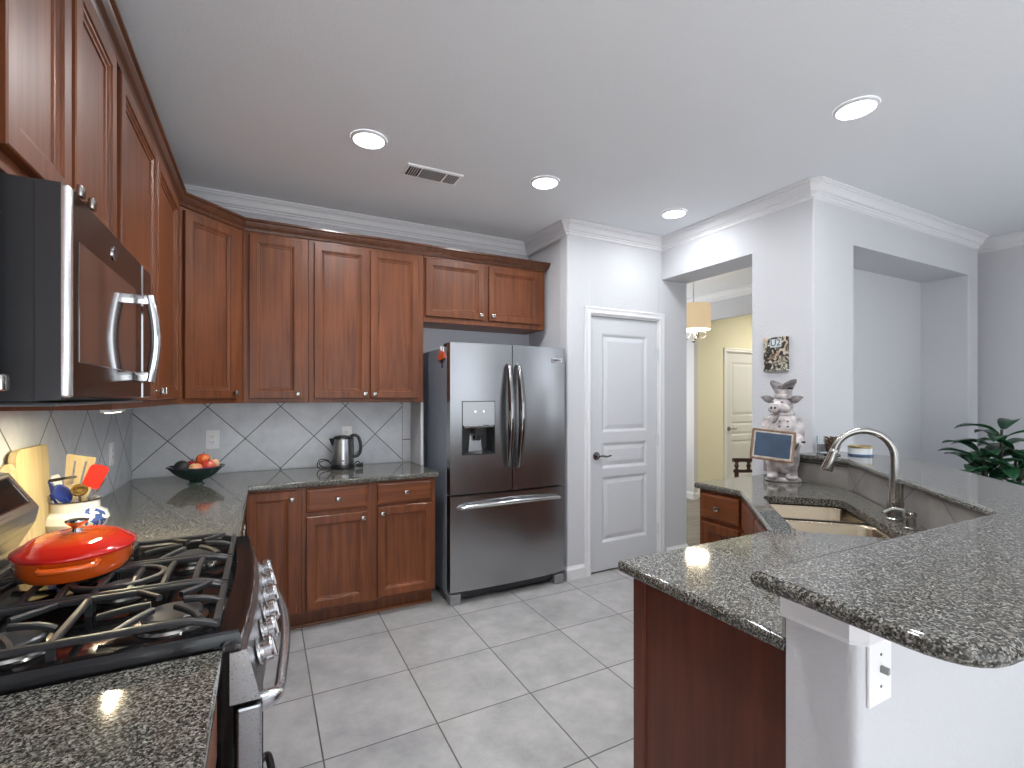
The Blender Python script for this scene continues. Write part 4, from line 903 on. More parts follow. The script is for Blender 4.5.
# ------------------------------------------------------------------ fruit bowl and fruit
bx, by = -0.345, 3.325
root = thing('fruit_bowl', 'dark green scalloped glass bowl of fruit on the corner counter', 'bowl', (bx, by, CZ1), math.radians(-24))
sc = lambda a, r, z: 1+(0.045*math.cos(10*a) if z > 0.07 else 0.02*math.cos(10*a)*(z > 0.04))
GRN = simple('dark_green_glaze', (0.010, 0.040, 0.032), 0.1, spec=0.7, coat=0.7)
bm = bmesh.new(); lathe(bm, [(0.046, 0), (0.044, 0.006), (0.034, 0.012), (0.036, 0.018), (0.075, 0.034), (0.108, 0.058), (0.135, 0.088), (0.146, 0.097), (0.143, 0.101), (0.128, 0.090), (0.10, 0.064), (0.06, 0.040), (0.0, 0.034)], 60, sx=1.0, sy=0.78, wob=sc, cap1=False); link_bm('bowl', bm, GRN, root, smooth=True)
bm = bmesh.new(); rp_ = [(math.cos(a)*0.146*sc(a, 0, 0.1), math.sin(a)*0.146*0.78*sc(a, 0, 0.1), 0.099) for a in [2*PI*k/60 for k in range(60)]]; tube(bm, rp_, 0.0035, 8, closed=True); link_bm('rim', bm, simple('purple_brown_rim', (0.06, 0.03, 0.07), 0.2, coat=0.5), root, smooth=True)
def fruit(name, label, cat, dx, dy, z, r, mat, kind='apple', stem=True):
    root = thing(name, label, cat, (bx+dx, by+dy, CZ1+z)); bm = bmesh.new(); pr_ = []
    for k in range(15):
        a = PI*k/14; rr = r*math.sin(a); zz = -r*math.cos(a)*(0.92 if kind == 'apple' else 1.0)
        if kind == 'apple' and k > 10: zz -= r*0.22*((k-10)/4)**2
        if kind == 'avocado': rr *= 1-0.10*math.cos(a+PI)
        pr_.append((max(rr, 0.0004), zz))
    lathe(bm, pr_, 24, sx=1.15 if kind == 'avocado' else 1); sk_ = link_bm('fruit_skin', bm, mat, root, smooth=True, angle=80)
    bm = bmesh.new(); tube(bm, [(0, 0, r*0.68 if kind == 'apple' else r*0.95), (0.002, 0.001, r*0.95+0.006)], 0.0015, 6); link_bm('stem', bm, M['slot'], root, smooth=True)
    return root
def peel(name, c1, c2, sc_=9):
    m, nt, b = new_mat(name); tc = nt.nodes.new('ShaderNodeTexCoord'); n = nt.nodes.new('ShaderNodeTexNoise'); n.inputs['Scale'].default_value = sc_*2.5; n.inputs['Detail'].default_value = 4
    r = ramp(nt, [(0.38, c1), (0.62, c2)]); nt.links.new(tc.outputs['Object'], n.inputs['Vector']); nt.links.new(n.outputs['Fac'], r.inputs[0]); nt.links.new(r.outputs[0], b.inputs['Base Color']); b.inputs['Roughness'].default_value = 0.25; b.inputs['Coat Weight'].default_value = 0.2; return m
fruit('avocado', 'dark avocado at the left end of the fruit bowl', 'avocado', -0.070, 0.005, 0.100, 0.036, simple('avocado_skin', (0.012, 0.016, 0.012), 0.45, bump=0.4, bscale=300), 'avocado')
fruit('apple', 'deep red apple beside the avocado at the back of the bowl', 'apple', -0.022, 0.032, 0.100, 0.036, peel('deep_red_peel', (0.30, 0.008, 0.02), (0.48, 0.03, 0.04)))
fruit('peach', 'pale yellow and pink fruit at the front of the bowl', 'peach', 0.002, -0.034, 0.090, 0.037, peel('yellow_pink_peel', (0.85, 0.58, 0.22), (0.75, 0.22, 0.12)))
fruit('nectarine', 'orange red nectarine on top of the pile of fruit', 'nectarine', 0.034, 0.012, 0.138, 0.037, peel('orange_red_peel', (0.62, 0.03, 0.015), (0.80, 0.22, 0.05)))
fruit('apple', 'bright red apple at the right front of the bowl', 'apple', 0.062, -0.020, 0.103, 0.036, peel('bright_red_peel', (0.62, 0.03, 0.03), (0.72, 0.14, 0.08)))
fruit('peach', 'pinkish peach at the right end of the bowl behind the red apple', 'peach', 0.084, 0.026, 0.106, 0.034, peel('pink_peel', (0.80, 0.30, 0.16), (0.85, 0.55, 0.32)))

# ------------------------------------------------------------------ kettle
kx, ky = 0.497, 3.545
root = thing('electric_kettle', 'stainless electric kettle with black handle and base on the counter', 'kettle', (kx, ky, CZ1), math.radians(-8))
bm = bmesh.new(); lathe(bm, [(0.074, 0), (0.080, 0.003), (0.080, 0.022), (0.074, 0.030), (0.073, 0.034)], 36); link_bm('base', bm, M['blackplastic'], root, smooth=True)
bm = bmesh.new(); lathe(bm, [(0.073, 0.036), (0.0735, 0.06), (0.068, 0.14), (0.062, 0.208), (0.060, 0.210)], 40); link_bm('body', bm, M['steel'], root, smooth=True)
bm = bmesh.new(); lathe(bm, [(0.0615, 0.209), (0.062, 0.216), (0.057, 0.224), (0.04, 0.230), (0, 0.232)], 36, cap1=False); link_bm('lid', bm, M['blackplastic'], root, smooth=True)
bm = bmesh.new(); rings(bm, [[(-0.050, -0.026, 0.215), (-0.050, 0.026, 0.215), (-0.060, 0.016, 0.150), (-0.060, -0.016, 0.150)], [(-0.090, -0.010, 0.212), (-0.090, 0.010, 0.212), (-0.072, 0.006, 0.165), (-0.072, -0.006, 0.165)]]); link_bm('spout', bm, M['blackplastic'], root)
bm = bmesh.new(); Q = catmull([(0.048, 0, 0.218), (0.075, 0, 0.232), (0.104, 0, 0.218), (0.120, 0, 0.17), (0.118, 0, 0.115), (0.098, 0, 0.085), (0.070, 0, 0.082)], 5); tube(bm, Q, 0.011, 12, sx=1.0); add_box(bm, (0.060, -0.010, 0.04), (0.076, 0.010, 0.215), 0.004, 2); link_bm('handle', bm, M['blackplastic'], root, smooth=True)
bm = bmesh.new(); add_box(bm, (-0.006, -0.0750, 0.057), (0.010, -0.0715, 0.066), 0.001); link_bm('printed_mark', bm, M['blackplastic'], root)
bm = bmesh.new(); P = [(-0.072, 0.0, 0.030), (-0.10, -0.02, 0.065), (-0.145, -0.02, 0.070), (-0.165, -0.01, 0.035), (-0.15, 0.0, 0.006), (-0.10, -0.02, 0.005), (-0.05, -0.055, 0.005), (0.01, -0.092, 0.005), (-0.06, -0.06, 0.004), (-0.13, -0.03, 0.02), (-0.15, -0.03, 0.05), (-0.11, -0.01, 0.06), (-0.075, 0.01, 0.04)]
tube(bm, catmull(P, 6), 0.0035, 8); link_bm('power_cord', bm, M['blackplastic'], root, smooth=True)
bm = bmesh.new(); tube(bm, catmull([(0.07, 0.02, 0.02), (0.10, 0.0, 0.045), (0.118, -0.02, 0.030)], 5), 0.004, 8); rings(bm, [[(0.085, -0.035, 0.012), (0.085, -0.020, 0.012), (0.085, -0.020, 0.028), (0.085, -0.035, 0.028)], [(0.135, -0.045, 0.004), (0.135, -0.010, 0.004), (0.135, -0.010, 0.040), (0.135, -0.045, 0.040)]]); link_bm('plug', bm, M['blackplastic'], root)

# ------------------------------------------------------------------ outlets and switches
def plate(name, label, cat, mtx, w=0.072, h=0.118, kind='outlet'):
    root = thing(name, label, cat); root.matrix_world = mtx
    bm = bmesh.new(); add_box(bm, (-w/2, -0.006, -h/2), (w/2, 0, h/2), 0.002, 2); link_bm('cover_plate', bm, M['whiteplastic'], root)
    if kind == 'outlet':
        bm = bmesh.new(); add_box(bm, (-0.017, -0.008, -0.034), (0.017, -0.005, 0.034), 0.001); rc = link_bm('receptacle', bm, M['whiteplastic'], root)
        bm = bmesh.new()
        for z in (0.018, -0.018):
            for x in (-0.007, 0.007): add_box(bm, (x-0.0012, -0.0085, z-0.002), (x+0.0012, -0.0078, z+0.007))
            add_box(bm, (-0.002, -0.0085, z-0.011), (0.002, -0.0078, z-0.007))
        link_bm('slots', bm, M['slot'], rc)
    else:
        bm = bmesh.new(); add_box(bm, (-0.004, -0.020, -0.003), (0.004, -0.005, 0.009), 0.001); link_bm('toggle', bm, simple('grey_toggle', (0.3, 0.3, 0.3), 0.4), root)
        bm = bmesh.new()
        for z in (-0.03, 0.03): lathe(bm, [(0.003, 0), (0.0025, 0.001), (0, 0.001)], 8, mtx=T(0, -0.006, z) @ Matrix.Rotation(PI/2, 4, 'X'), cap1=False)
        link_bm('screw', bm, M['nickel'], root)
    return root
plate('wall_outlet', 'white wall outlet on the back tile above the fruit bowl', 'outlet', T(-0.293, BY-0.0085, 1.122), 0.078, 0.122)
plate('wall_outlet', 'white wall outlet directly behind the electric kettle', 'outlet', T(0.545, BY-0.0085, 1.125))
plate('wall_outlet', 'white wall plate on the left wall tile near the corner', 'outlet', T(LX+0.0085, 3.22, 1.10) @ Matrix.Rotation(LW, 4, 'Z'))
plate('light_switch', 'white toggle switch plate on the knee wall under the bar end', 'switch', T(1.032, 0.4895, 0.888), 0.078, 0.125, kind='switch')

# ------------------------------------------------------------------ recessed lights, vent
L0 = None
LR = M['trim']
def can(x, y, label, power=8):
    root = thing('recessed_light', label, 'ceiling light', (x, y, CEIL), 0, 'recessed ceiling lights')
    bm = bmesh.new(); lathe(bm, [(0.092, -0.0005), (0.090, -0.008), (0.078, -0.012), (0.076, -0.006)], 36, cap0=False, cap1=False); link_bm('trim_ring', bm, LR, root, smooth=True)
    bm = bmesh.new(); lathe(bm, [(0.077, -0.004), (0.077, -0.008), (0.0, -0.0085)], 36, cap1=False); link_bm('lens', bm, M['ledlens'], root, smooth=True)
    area_light('recessed_light_beam', (x, y, CEIL-0.012), (0, 0, 0), 0.15, 0.15, power, (0.95, 0.98, 1.0), 'DISK', 3.05)
can(0.489, 2.561, 'round recessed ceiling light at the left, beside the ceiling vent', 12)
can(1.563, 2.569, 'round recessed ceiling light in front of the refrigerator')
can(2.663, 2.57, 'round recessed ceiling light nearest the dining room doorway', 4)
can(2.443, 1.246, 'round recessed ceiling light at the upper right above the sink', 6.5)
area_light('recessed_light_beam', (1.45, 0.95, CEIL-0.012), (0, 0, 0), 0.15, 0.15, 8, (0.95, 0.98, 1.0), 'DISK', 2.6)  # added fill lamp just out of view, without a fixture
area_light('recessed_light_beam', (0.49, 0.9, CEIL-0.012), (0, 0, 0), 0.15, 0.15, 8, (0.95, 0.98, 1.0), 'DISK', 2.6)  # second added fill lamp, out of view, brightens the left side
root = thing('ceiling_vent', 'white rectangular air vent with three louvred sections on the ceiling', 'vent', (0.908, 2.79, CEIL), math.radians(0))
bm = bmesh.new(); vw, vh = 0.172, 0.078
rings(bm, [[(-vw, -vh, -0.0005), (vw, -vh, -0.0005), (vw, vh, -0.0005), (-vw, vh, -0.0005)], [(-vw+0.004, -vh+0.004, -0.008), (vw-0.004, -vh+0.004, -0.008), (vw-0.004, vh-0.004, -0.008), (-vw+0.004, vh-0.004, -0.008)]])
link_bm('frame', bm, simple('bright_white_enamel', (0.92, 0.92, 0.93), 0.4), root)
for x0, x1, mt in ((-0.155, -0.085, 'slot'), (-0.075, 0.065, 'ventgrey'), (0.078, 0.15, 'ventgrey')):
    bm = bmesh.new(); add_box(bm, (x0, -0.056, -0.0095), (x1, 0.056, -0.0075)); pn = link_bm('opening', bm, M[mt], root)
    bm = bmesh.new(); n = 5 if mt == 'slot' else int((x1-x0)/0.014)
    for k in range(1, n): x = x0+(x1-x0)*k/n; add_box(bm, (x-0.003, -0.056, -0.012), (x+0.001, 0.056, -0.0092))
    link_bm('louvres', bm, M['trim'] if mt == 'slot' else simple('louvre_grey', (0.45, 0.45, 0.46), 0.5), pn)

# ------------------------------------------------------------------ picture on the pillar
root = thing('wall_picture', 'small black and cream collage canvas hung on the white pillar', 'picture', (3.029, 2.024, 1.683), -PI/2)
m, nt, b = new_mat('black_cream_collage')
tc = nt.nodes.new('ShaderNodeTexCoord'); n = nt.nodes.new('ShaderNodeTexNoise'); n.inputs['Scale'].default_value = 26; n.inputs['Detail'].default_value = 3; n.inputs['Distortion'].default_value = 1.2
n2 = nt.nodes.new('ShaderNodeTexNoise'); n2.inputs['Scale'].default_value = 12
r = ramp(nt, [(0.43, (0.015, 0.015, 0.014)), (0.50, (0.20, 0.18, 0.14)), (0.56, (0.55, 0.53, 0.42)), (0.68, (0.70, 0.69, 0.60))]); r2 = ramp(nt, [(0.5, (1, 1, 1)), (0.66, (0.9, 0.6, 0.5))])
mx = nt.nodes.new('ShaderNodeMix'); mx.data_type = 'RGBA'; mx.blend_type = 'MULTIPLY'; mx.inputs[0].default_value = 1
for a in (n, n2): nt.links.new(tc.outputs['Object'], a.inputs['Vector'])
nt.links.new(n.outputs['Fac'], r.inputs[0]); nt.links.new(n2.outputs['Fac'], r2.inputs[0]); nt.links.new(r.outputs[0], mx.inputs[6]); nt.links.new(r2.outputs[0], mx.inputs[7]); nt.links.new(mx.outputs[2], b.inputs['Base Color'])
bm = bmesh.new(); add_box(bm, (-0.082, -0.022, -0.112), (0.082, 0, 0.112), 0.002); link_bm('canvas', bm, m, root)
bm = bmesh.new(); add_box(bm, (-0.032, -0.0245, 0.045), (0.045, -0.0215, 0.098), 0.001); lp = link_bm('title_block', bm, simple('pale_blue_grey_paper', (0.62, 0.68, 0.68), 0.6), root)
text_mesh('lettering', 'U2', 0.060, M['sign_dark'], lp, T(0.006, -0.0248, 0.072) @ Matrix.Rotation(PI/2, 4, 'X'))

# ------------------------------------------------------------------ chef pig statue
PW = simple('weathered_white_plaster', (0.50, 0.455, 0.45), 0.85, spec=0.2, noise=0.42, nscale=20, bump=0.5, bscale=90)
PG = simple('worn_grey_plaster', (0.20, 0.18, 0.18), 0.85, spec=0.2, noise=0.35, nscale=30)
px_, py_ = 2.768, 1.816
root = thing('chef_pig_statue', 'weathered white chef pig statue holding a chalkboard beside the sink', 'statue', (px_, py_, CZ1), math.radians(-58))
def blob(bm, c, r, rot=None, n=16):
    tmp = bmesh.new(); bmesh.ops.create_uvsphere(tmp, u_segments=n, v_segments=n//2+2, radius=1)
    m = T(*c) @ (rot or Matrix.Identity(4)) @ Matrix.Diagonal((*r, 1)); merge(bm, tmp, m)
bm = bmesh.new()
lathe(bm, [(0.085, 0.15), (0.092, 0.20), (0.098, 0.26), (0.094, 0.32), (0.082, 0.37), (0.060, 0.405), (0.045, 0.42)], 28, sx=1.0, sy=0.85)     # coat and belly
lathe(bm, [(0.06, 0.05), (0.088, 0.10), (0.092, 0.16)], 28, sx=1.0, sy=0.8)                     # apron skirt
for s in (-1, 1):
    tube(bm, [(s*0.042, 0, 0.14), (s*0.045, -0.005, 0.09), (s*0.045, -0.008, 0.035)], [0.042, 0.038, 0.036], 14)
    blob(bm, (s*0.047, -0.035, 0.030), (0.036, 0.056, 0.020))
    # arms
    tube(bm, catmull([(s*0.075, 0.0, 0.375), (s*0.084, -0.005, 0.33), (s*0.090, -0.03, 0.27), (s*0.084, -0.085, 0.235)], 4), [0.030]*4+[0.028]*4+[0.024]*4+[0.020], 12)
    blob(bm, (s*0.086, -0.105, 0.232), (0.022, 0.024, 0.020))
HR = T(0, 0, 0.45) @ Matrix.Rotation(math.radians(-28), 4, 'Z')
blob(bm, (HR @ Vector((0, 0, 0)))[:], (0.060, 0.060, 0.058))          # head
blob(bm, (HR @ Vector((0.0, -0.02, -0.012)))[:], (0.056, 0.055, 0.044))
tube(bm, [HR @ Vector((0, -0.04, -0.008)), HR @ Vector((0, -0.075, -0.014)), HR @ Vector((0, -0.095, -0.014))], [0.036, 0.030, 0.029], 16)     # snout
for s in (-1, 1): blob(bm, (HR @ Vector((s*0.042, -0.035, -0.02)))[:], (0.022, 0.022, 0.022))
o = link_bm('body', bm, PW, root, smooth=True, angle=180)
rm = o.modifiers.new('fuse', 'REMESH'); rm.mode = 'VOXEL'; rm.voxel_size = 0.0045; rm.use_smooth_shade = True
sm = o.modifiers.new('soften', 'SMOOTH'); sm.factor = 0.6; sm.iterations = 4
bm = bmesh.new(); 
def wobb(a, r, z): return 1+0.05*math.cos(3*a+1)+0.03*math.cos(5*a)
lathe(bm, [(0.088, 0), (0.094, 0.006), (0.092, 0.018), (0.080, 0.026), (0, 0.028)], 36, sx=1.0, sy=0.8, wob=wobb, cap1=False); link_bm('plinth', bm, PW, root, smooth=True)
bm = bmesh.new()     # scarf, collar and buttons
pts = [(0.056*math.cos(a), 0.052*math.sin(a)-0.002, 0.405+0.006*math.sin(a)) for a in [2*PI*k/24 for k in range(24)]]; tube(bm, pts, 0.011, 8, closed=True)
link_bm('collar', bm, PW, root, smooth=True)
bm = bmesh.new(); tube(bm, [(-0.02, -0.062, 0.40), (-0.035, -0.078, 0.375), (-0.045, -0.085, 0.35)], [0.008, 0.013, 0.007], 8); link_bm('neckerchief', bm, PG, root, smooth=True)
bm = bmesh.new()
for z in (0.36, 0.33, 0.30):
    for x in (-0.012, 0.03): blob(bm, (x, -0.083*math.sqrt(max(0, 1-(x/0.1)**2)), z), (0.006, 0.004, 0.006), n=8)
link_bm('buttons', bm, PG, root, smooth=True)
# ears
for s in (-1, 1):
    bm = bmesh.new(); E = [HR @ Vector((s*0.048, 0.0, 0.026)), HR @ Vector((s*0.075, -0.006, 0.036)), HR @ Vector((s*0.105, -0.010, 0.046)), HR @ Vector((s*0.130, -0.010, 0.052))]
    tube(bm, catmull(E, 4), [0.010, 0.014, 0.018, 0.021, 0.023, 0.023, 0.022, 0.020, 0.016, 0.012, 0.008, 0.004, 0.002], 10, sx=0.40); link_bm('ear', bm, PG, root, smooth=True)
bm = bmesh.new()
for s in (-1, 1): blob(bm, (HR @ Vector((s*0.011, -0.0955, -0.012)))[:], (0.006, 0.004, 0.008), n=8); 
link_bm('nostril', bm, M['slot'], root, smooth=True)
for s in (-1, 1):
    bm = bmesh.new(); blob(bm, (HR @ Vector((s*0.027, -0.050, 0.022)))[:], (0.009, 0.006, 0.005), n=10); link_bm('eye', bm, PG, root, smooth=True)
bm = bmesh.new(); tube(bm, [HR @ Vector((-0.026, -0.078, -0.034)), HR @ Vector((0, -0.092, -0.040)), HR @ Vector((0.026, -0.078, -0.034))], 0.004, 8); link_bm('mouth', bm, PG, root, smooth=True)
# chef hat with flared floppy top
bm = bmesh.new(); HH = T(0.004, 0, 0.492) @ Matrix.Rotation(math.radians(-28), 4, 'Z')
lathe(bm, [(0.048, 0), (0.050, 0.006), (0.048, 0.022), (0.044, 0.026), (0.046, 0.040), (0.052, 0.055)], 30, mtx=HH, cap1=False); link_bm('hat', bm, PW, root, smooth=True)
bm = bmesh.new(); fl = lambda a, r, z: 1+(0.28*math.cos(2*(a+0.2))+0.06*math.cos(7*a))*max(0, (z-0.05)/0.045)
rs_ = []
for r_, z_ in ((0.052, 0.050), (0.060, 0.066), (0.066, 0.080), (0.062, 0.094), (0.045, 0.090), (0.02, 0.080), (0.001, 0.076)):
    rs_.append([HH @ Vector((r_*fl(a, r_, z_)*math.cos(a), r_*0.8*fl(a, r_, z_)*math.sin(a), z_+0.022*math.cos(2*(a+0.2))*(r_/0.066))) for a in [2*PI*k/36 for k in range(36)]])
rings(bm, rs_); link_bm('hat_crown', bm, PG, root, smooth=True)
# chalkboard held in front (a separate thing)
cb = thing('chalkboard', 'small wood framed blank chalkboard held by the pig statue', 'chalkboard', (px_, py_, CZ1), math.radians(-58))
BM_ = T(-0.046, -0.142, 0.222) @ Matrix.Rotation(math.radians(5), 4, 'Y') @ Matrix.Rotation(math.radians(-4), 4, 'X')
bw, bh = 0.113, 0.090
FRM = wood('aged_brown_frame', (0.16, 0.085, 0.045), (0.33, 0.21, 0.14), 0.6, coat=0.0)
bm = bmesh.new()
rr0 = [BM_ @ Vector((x, 0.010, z)) for x, z in round_poly([(-bw, -bh), (bw, -bh), (bw, bh), (-bw, bh)], 0.012, 4)]; rr1 = [BM_ @ Vector((x, -0.004, z)) for x, z in round_poly([(-bw, -bh), (bw, -bh), (bw, bh), (-bw, bh)], 0.012, 4)]
rr2 = [BM_ @ Vector((x, -0.007, z)) for x, z in round_poly([(-bw+0.006, -bh+0.006), (bw-0.006, -bh+0.006), (bw-0.006, bh-0.006), (-bw+0.006, bh-0.006)], 0.010, 4)]
rr3 = [BM_ @ Vector((x, -0.003, z)) for x, z in round_poly([(-bw+0.018, -bh+0.018), (bw-0.018, -bh+0.018), (bw-0.018, bh-0.018), (-bw+0.018, bh-0.018)], 0.003, 4)]
rings(bm, [rr0, rr1, rr2, rr3]); link_bm('frame', bm, FRM, cb)
bm = bmesh.new(); add_box(bm, (-bw+0.013, -0.0045, -bh+0.013), (bw-0.013, -0.002, bh-0.013)); bmesh.ops.transform(bm, matrix=BM_, verts=bm.verts)
link_bm('inner_border', bm, simple('worn_grey_border', (0.45, 0.42, 0.38), 0.7, noise=0.3), cb)
bm = bmesh.new(); add_box(bm, (-bw+0.022, -0.0055, -bh+0.022), (bw-0.022, -0.004, bh-0.022)); bmesh.ops.transform(bm, matrix=BM_, verts=bm.verts)
link_bm('slate', bm, simple('slate_blue_board', (0.045, 0.075, 0.125), 0.55, noise=0.15, nscale=12), cb)
bm = bmesh.new(); tube(bm, [BM_ @ Vector((bw-0.004, 0.002, -0.012)), Vector((0.086, -0.118, 0.240)), Vector((0.115, -0.100, 0.245))], 0.007, 8); link_bm('side_peg', bm, M['slot'], cb, smooth=True)

# ------------------------------------------------------------------ things on the bar by the pillar
BZ = 1.0623
root = thing('glass_jar', 'clear glass candle jar on the bar against the white pillar', 'jar', (3.02, 1.715, BZ))
GL = simple('clear_glass', (0.95, 0.97, 0.98), 0.02, trans=1.0)
bm = bmesh.new(); lathe(bm, [(0.038, 0), (0.040, 0.004), (0.040, 0.10), (0.037, 0.10), (0.037, 0.008), (0.0, 0.006)], 28, cap1=False); link_bm('glass', bm, GL, root, smooth=True)
bm = bmesh.new(); lathe(bm, [(0.0365, 0.009), (0.0365, 0.055), (0, 0.056)], 28, cap1=False); link_bm('wax', bm, simple('pale_wax', (0.75, 0.74, 0.78), 0.5), root, smooth=True)
root = thing('pinecone', 'brown pinecone ornament standing on the bar by the pillar', 'ornament', (2.948, 1.628, BZ))
PC = simple('pinecone_brown', (0.16, 0.10, 0.06), 0.7, noise=0.5, nscale=60)
bm = bmesh.new(); lathe(bm, [(0.016, 0), (0.032, 0.02), (0.036, 0.05), (0.028, 0.085), (0.010, 0.105)], 14); link_bm('core', bm, simple('dark_brown', (0.05, 0.03, 0.02), 0.8), root, smooth=True)
bm = bmesh.new(); i = 0
for ly in range(9):
    z = 0.008+ly*0.0115; rad = 0.034*math.sin(PI*(0.22+0.68*(1-ly/10)))+0.004; n = 9
    for k in range(n):
        a = 2*PI*(k+(ly % 2)*0.5)/n; mt = T(rad*math.cos(a), rad*math.sin(a), z) @ Matrix.Rotation(a, 4, 'Z') @ Matrix.Rotation(math.radians(-35), 4, 'Y')
        add_box(bm, (-0.010, -0.0075, -0.002), (0.009, 0.0075, 0.002), 0.0015, mtx=mt)
link_bm('scales', bm, PC, root)
bm = bmesh.new()
for k in range(3): a = 2*PI*k/3+0.4; tube(bm, [(0, 0, 0.006), (0.045*math.cos(a), 0.045*math.sin(a), 0.004)], 0.004, 6)
link_bm('twig_base', bm, M['slot'], root)
root = thing('candle_bowl', 'white candle in a short glass with gold rim on the bar', 'candle', (3.075, 1.545, BZ))
bm = bmesh.new(); lathe(bm, [(0.056, 0), (0.060, 0.004), (0.061, 0.0445), (0.058, 0.0445), (0.0, 0.038)], 36, cap1=False); link_bm('bowl', bm, simple('white_frosted_glass', (0.75, 0.77, 0.80), 0.15, coat=0.5), root, smooth=True)
bm = bmesh.new(); lathe(bm, [(0.0615, 0.043), (0.0620, 0.045), (0.0620, 0.054), (0.059, 0.055), (0.058, 0.043)], 36, cap0=False, cap1=False); link_bm('gold_rim', bm, simple('antique_gold', (0.50, 0.40, 0.22), 0.3, 0.8), root, smooth=True)
bm = bmesh.new(); lathe(bm, [(0.0605, 0.001), (0.0615, 0.004), (0.0605, 0.010)], 36, cap0=False, cap1=False); link_bm('blue_base_band', bm, simple('blue_glass_band', (0.10, 0.18, 0.32), 0.15), root, smooth=True)

# ------------------------------------------------------------------ plant beyond the bar
root = thing('potted_plant', 'tall leafy green houseplant beyond the bar at the right', 'plant', (4.60, 1.42, 0))
bm = bmesh.new(); lathe(bm, [(0.13, 0), (0.15, 0.01), (0.18, 0.30), (0.19, 0.32), (0.17, 0.32), (0.16, 0.28), (0, 0.28)], 32, cap1=False); link_bm('pot', bm, simple('grey_ceramic', (0.35, 0.34, 0.33), 0.4), root, smooth=True)
bm = bmesh.new(); lathe(bm, [(0.158, 0.27), (0.158, 0.285), (0, 0.29)], 24, cap1=False); link_bm('soil', bm, simple('dark_soil', (0.03, 0.02, 0.015), 0.95, bump=0.8, bscale=120), root)
STM = simple('brown_green_stem', (0.06, 0.06, 0.03), 0.6)
m, nt, b = new_mat('rubbery_green_leaf')
tc = nt.nodes.new('ShaderNodeTexCoord'); n = nt.nodes.new('ShaderNodeTexNoise'); n.inputs['Scale'].default_value = 5
r = ramp(nt, [(0.35, (0.008, 0.045, 0.022)), (0.65, (0.03, 0.13, 0.05))]); nt.links.new(tc.outputs['Object'], n.inputs['Vector']); nt.links.new(n.outputs['Fac'], r.inputs[0]); nt.links.new(r.outputs[0], b.inputs['Base Color'])
b.inputs['Roughness'].default_value = 0.28; LEAF = m
def leaf(parent, p, az, el, L, w, droop):
    bm = bmesh.new(); n = 8; rows = []
    d = Vector((math.cos(az), math.sin(az), 0)); side = Vector((-math.sin(az), math.cos(az), 0)); pos = Vector(p); e = el
    for k in range(n+1):
        t = k/n; ww = w*(math.sin(PI*min(1, t*0.92+0.06))**0.75)*(1 if t < 0.97 else 0.25)
        rows.append([pos+side*ww*0.5+Vector((0, 0, ww*0.16)), pos, pos-side*ww*0.5+Vector((0, 0, ww*0.16))])
        pos = pos+(d*math.cos(e)+Vector((0, 0, math.sin(e))))*(L/n); e -= droop/n
    rings(bm, rows, False, False, closed=False)
    o = link_bm('leaf', bm, LEAF, parent, smooth=True, angle=80); o.modifiers.new('thickness', 'SOLIDIFY').thickness = 0.0015
for sidx, (tx, ty, tz) in enumerate(((0.02, 0.0, 1.29), (-0.10, 0.06, 1.13), (0.12, -0.05, 1.15), (-0.02, -0.12, 1.03), (0.05, 0.12, 1.02))):
    P = catmull([(tx*0.2, ty*0.2, 0.28), (tx*0.5, ty*0.5, 0.6), (tx, ty, tz-0.12)], 5); bm = bmesh.new(); tube(bm, P, 0.008, 8); link_bm('stem', bm, STM, root, smooth=True)
    nl = 17
    for k in range(nl):
        f_ = k/(nl-1); z = tz-0.12-0.36*f_; az = 2.4*k+sidx*1.3; q = Vector((tx, ty, 0))*(0.75+0.25*(1-f_)); 
        e0 = 0.75-0.75*f_
        leaf(root, (q.x+0.03*math.cos(az), q.y+0.03*math.sin(az), z), az, e0+random.uniform(-0.15, 0.2), random.uniform(0.22, 0.30), random.uniform(0.09, 0.125), 1.1)

# ------------------------------------------------------------------ dining room: chandelier and chair
root = thing('drum_chandelier', 'chandelier with a warm lit drum shade seen through the doorway', 'chandelier', (4.13, 3.71, 0))
SH = simple('lit_fabric_shade', (0.72, 0.60, 0.44), 0.8, emit=(1.0, 0.74, 0.42), estr=0.30)
bm = bmesh.new(); lathe(bm, [(0.175, 2.12), (0.175, 2.39), (0.173, 2.39), (0.173, 2.12)], 40, cap0=False, cap1=False); link_bm('lamp_shade', bm, SH, root, smooth=True)
bm = bmesh.new(); lathe(bm, [(0.0, 2.135), (0.165, 2.135), (0.170, 2.128), (0.165, 2.122), (0, 2.120)], 36, cap0=False, cap1=False); link_bm('diffuser', bm, simple('glowing_diffuser', (0.9, 0.9, 0.85), 0.5, emit=(1, 0.93, 0.8), estr=3.5), root, smooth=True)
bm = bmesh.new(); tube(bm, [(0, 0, 2.38), (0, 0, 2.72)], 0.006, 8); lathe(bm, [(0.06, 2.715), (0.055, 2.735), (0.02, 2.7405)], 20); link_bm('rod', bm, M['chrome'], root, smooth=True)
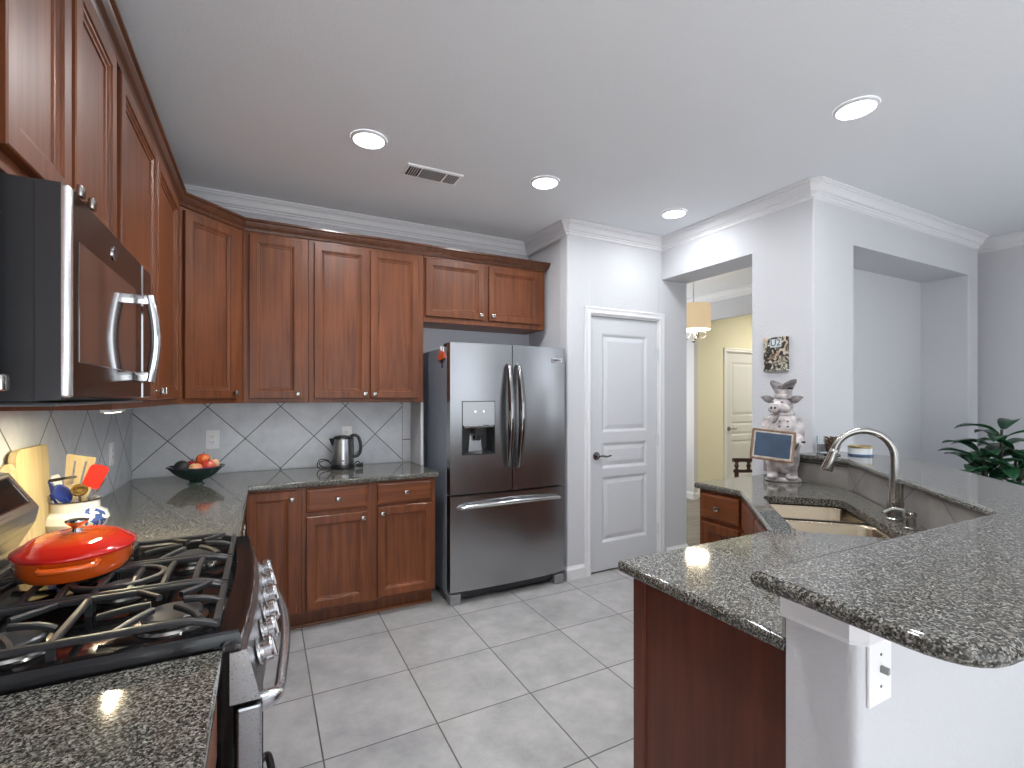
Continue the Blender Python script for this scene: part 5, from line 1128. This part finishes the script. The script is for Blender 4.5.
for k in range(5):
    a = 2*PI*k/5+0.5; bm = bmesh.new(); c_a, s_a = math.cos(a), math.sin(a)
    P = [(0.02*c_a, 0.02*s_a, 2.10), (0.07*c_a, 0.07*s_a, 2.03), (0.12*c_a, 0.12*s_a, 2.04), (0.13*c_a, 0.13*s_a, 2.08), (0.10*c_a, 0.10*s_a, 2.09)]
    tube(bm, catmull(P, 5), 0.005, 8); link_bm('scroll_arm', bm, M['blackplastic'], root, smooth=True)
bm = bmesh.new(); lathe(bm, [(0.012, 1.985), (0.020, 2.0), (0.012, 2.02), (0.010, 2.13)], 16); link_bm('finial', bm, M['blackplastic'], root, smooth=True)
area_light('chandelier_glow', (4.13, 3.71, 2.115), (0, 0, 0), 0.3, 0.3, 7, (1, 0.86, 0.62), 'DISK')
area_light('hall_ceiling_light', (6.6, 3.6, CEIL-0.02), (0, 0, 0), 0.5, 0.5, 26, (1, 0.93, 0.76), 'DISK')
DW = wood('dark_walnut', (0.025, 0.008, 0.005), (0.07, 0.022, 0.012), 0.3)
root = thing('dining_chair', 'dark wood dining chair with turned back posts beyond the counter', 'chair', (3.56, 2.70, 0), math.radians(-28))
bm = bmesh.new(); add_box(bm, (-0.05, -0.02, 0.44), (0.38, 0.40, 0.475), 0.012, 2); link_bm('seat', bm, DW, root)
def turned(bm, x, y, z0, z1, r=0.016):
    L = z1-z0; lathe(bm, [(r, z0), (r*1.2, z0+L*0.08), (r*0.7, z0+L*0.16), (r*1.25, z0+L*0.45), (r*0.75, z0+L*0.80), (r*1.2, z0+L*0.90), (r, z1)], 14, c=(x, y, 0))
bm = bmesh.new(); add_box(bm, (-0.07, -0.018, 0.855), (0.40, 0.012, 0.885), 0.006, 2); link_bm('top_rail', bm, DW, root)
bm = bmesh.new(); add_box(bm, (-0.06, -0.016, 0.765), (0.39, 0.010, 0.790), 0.005, 2); link_bm('lower_rail', bm, DW, root)
for x in (-0.035, 0.065, 0.165, 0.265, 0.365):
    bm = bmesh.new(); turned(bm, x, -0.003, 0.79, 0.856); 
    link_bm('back_post', bm, DW, root, smooth=True)
for x in (-0.035, 0.365):
    bm = bmesh.new(); tube(bm, [(x, -0.003, 0.0), (x, -0.003, 0.78)], 0.018, 12); link_bm('leg', bm, DW, root, smooth=True)
    bm = bmesh.new(); tube(bm, [(x, 0.37, 0.0), (x, 0.37, 0.445)], [0.014, 0.020], 12); link_bm('leg', bm, DW, root, smooth=True)
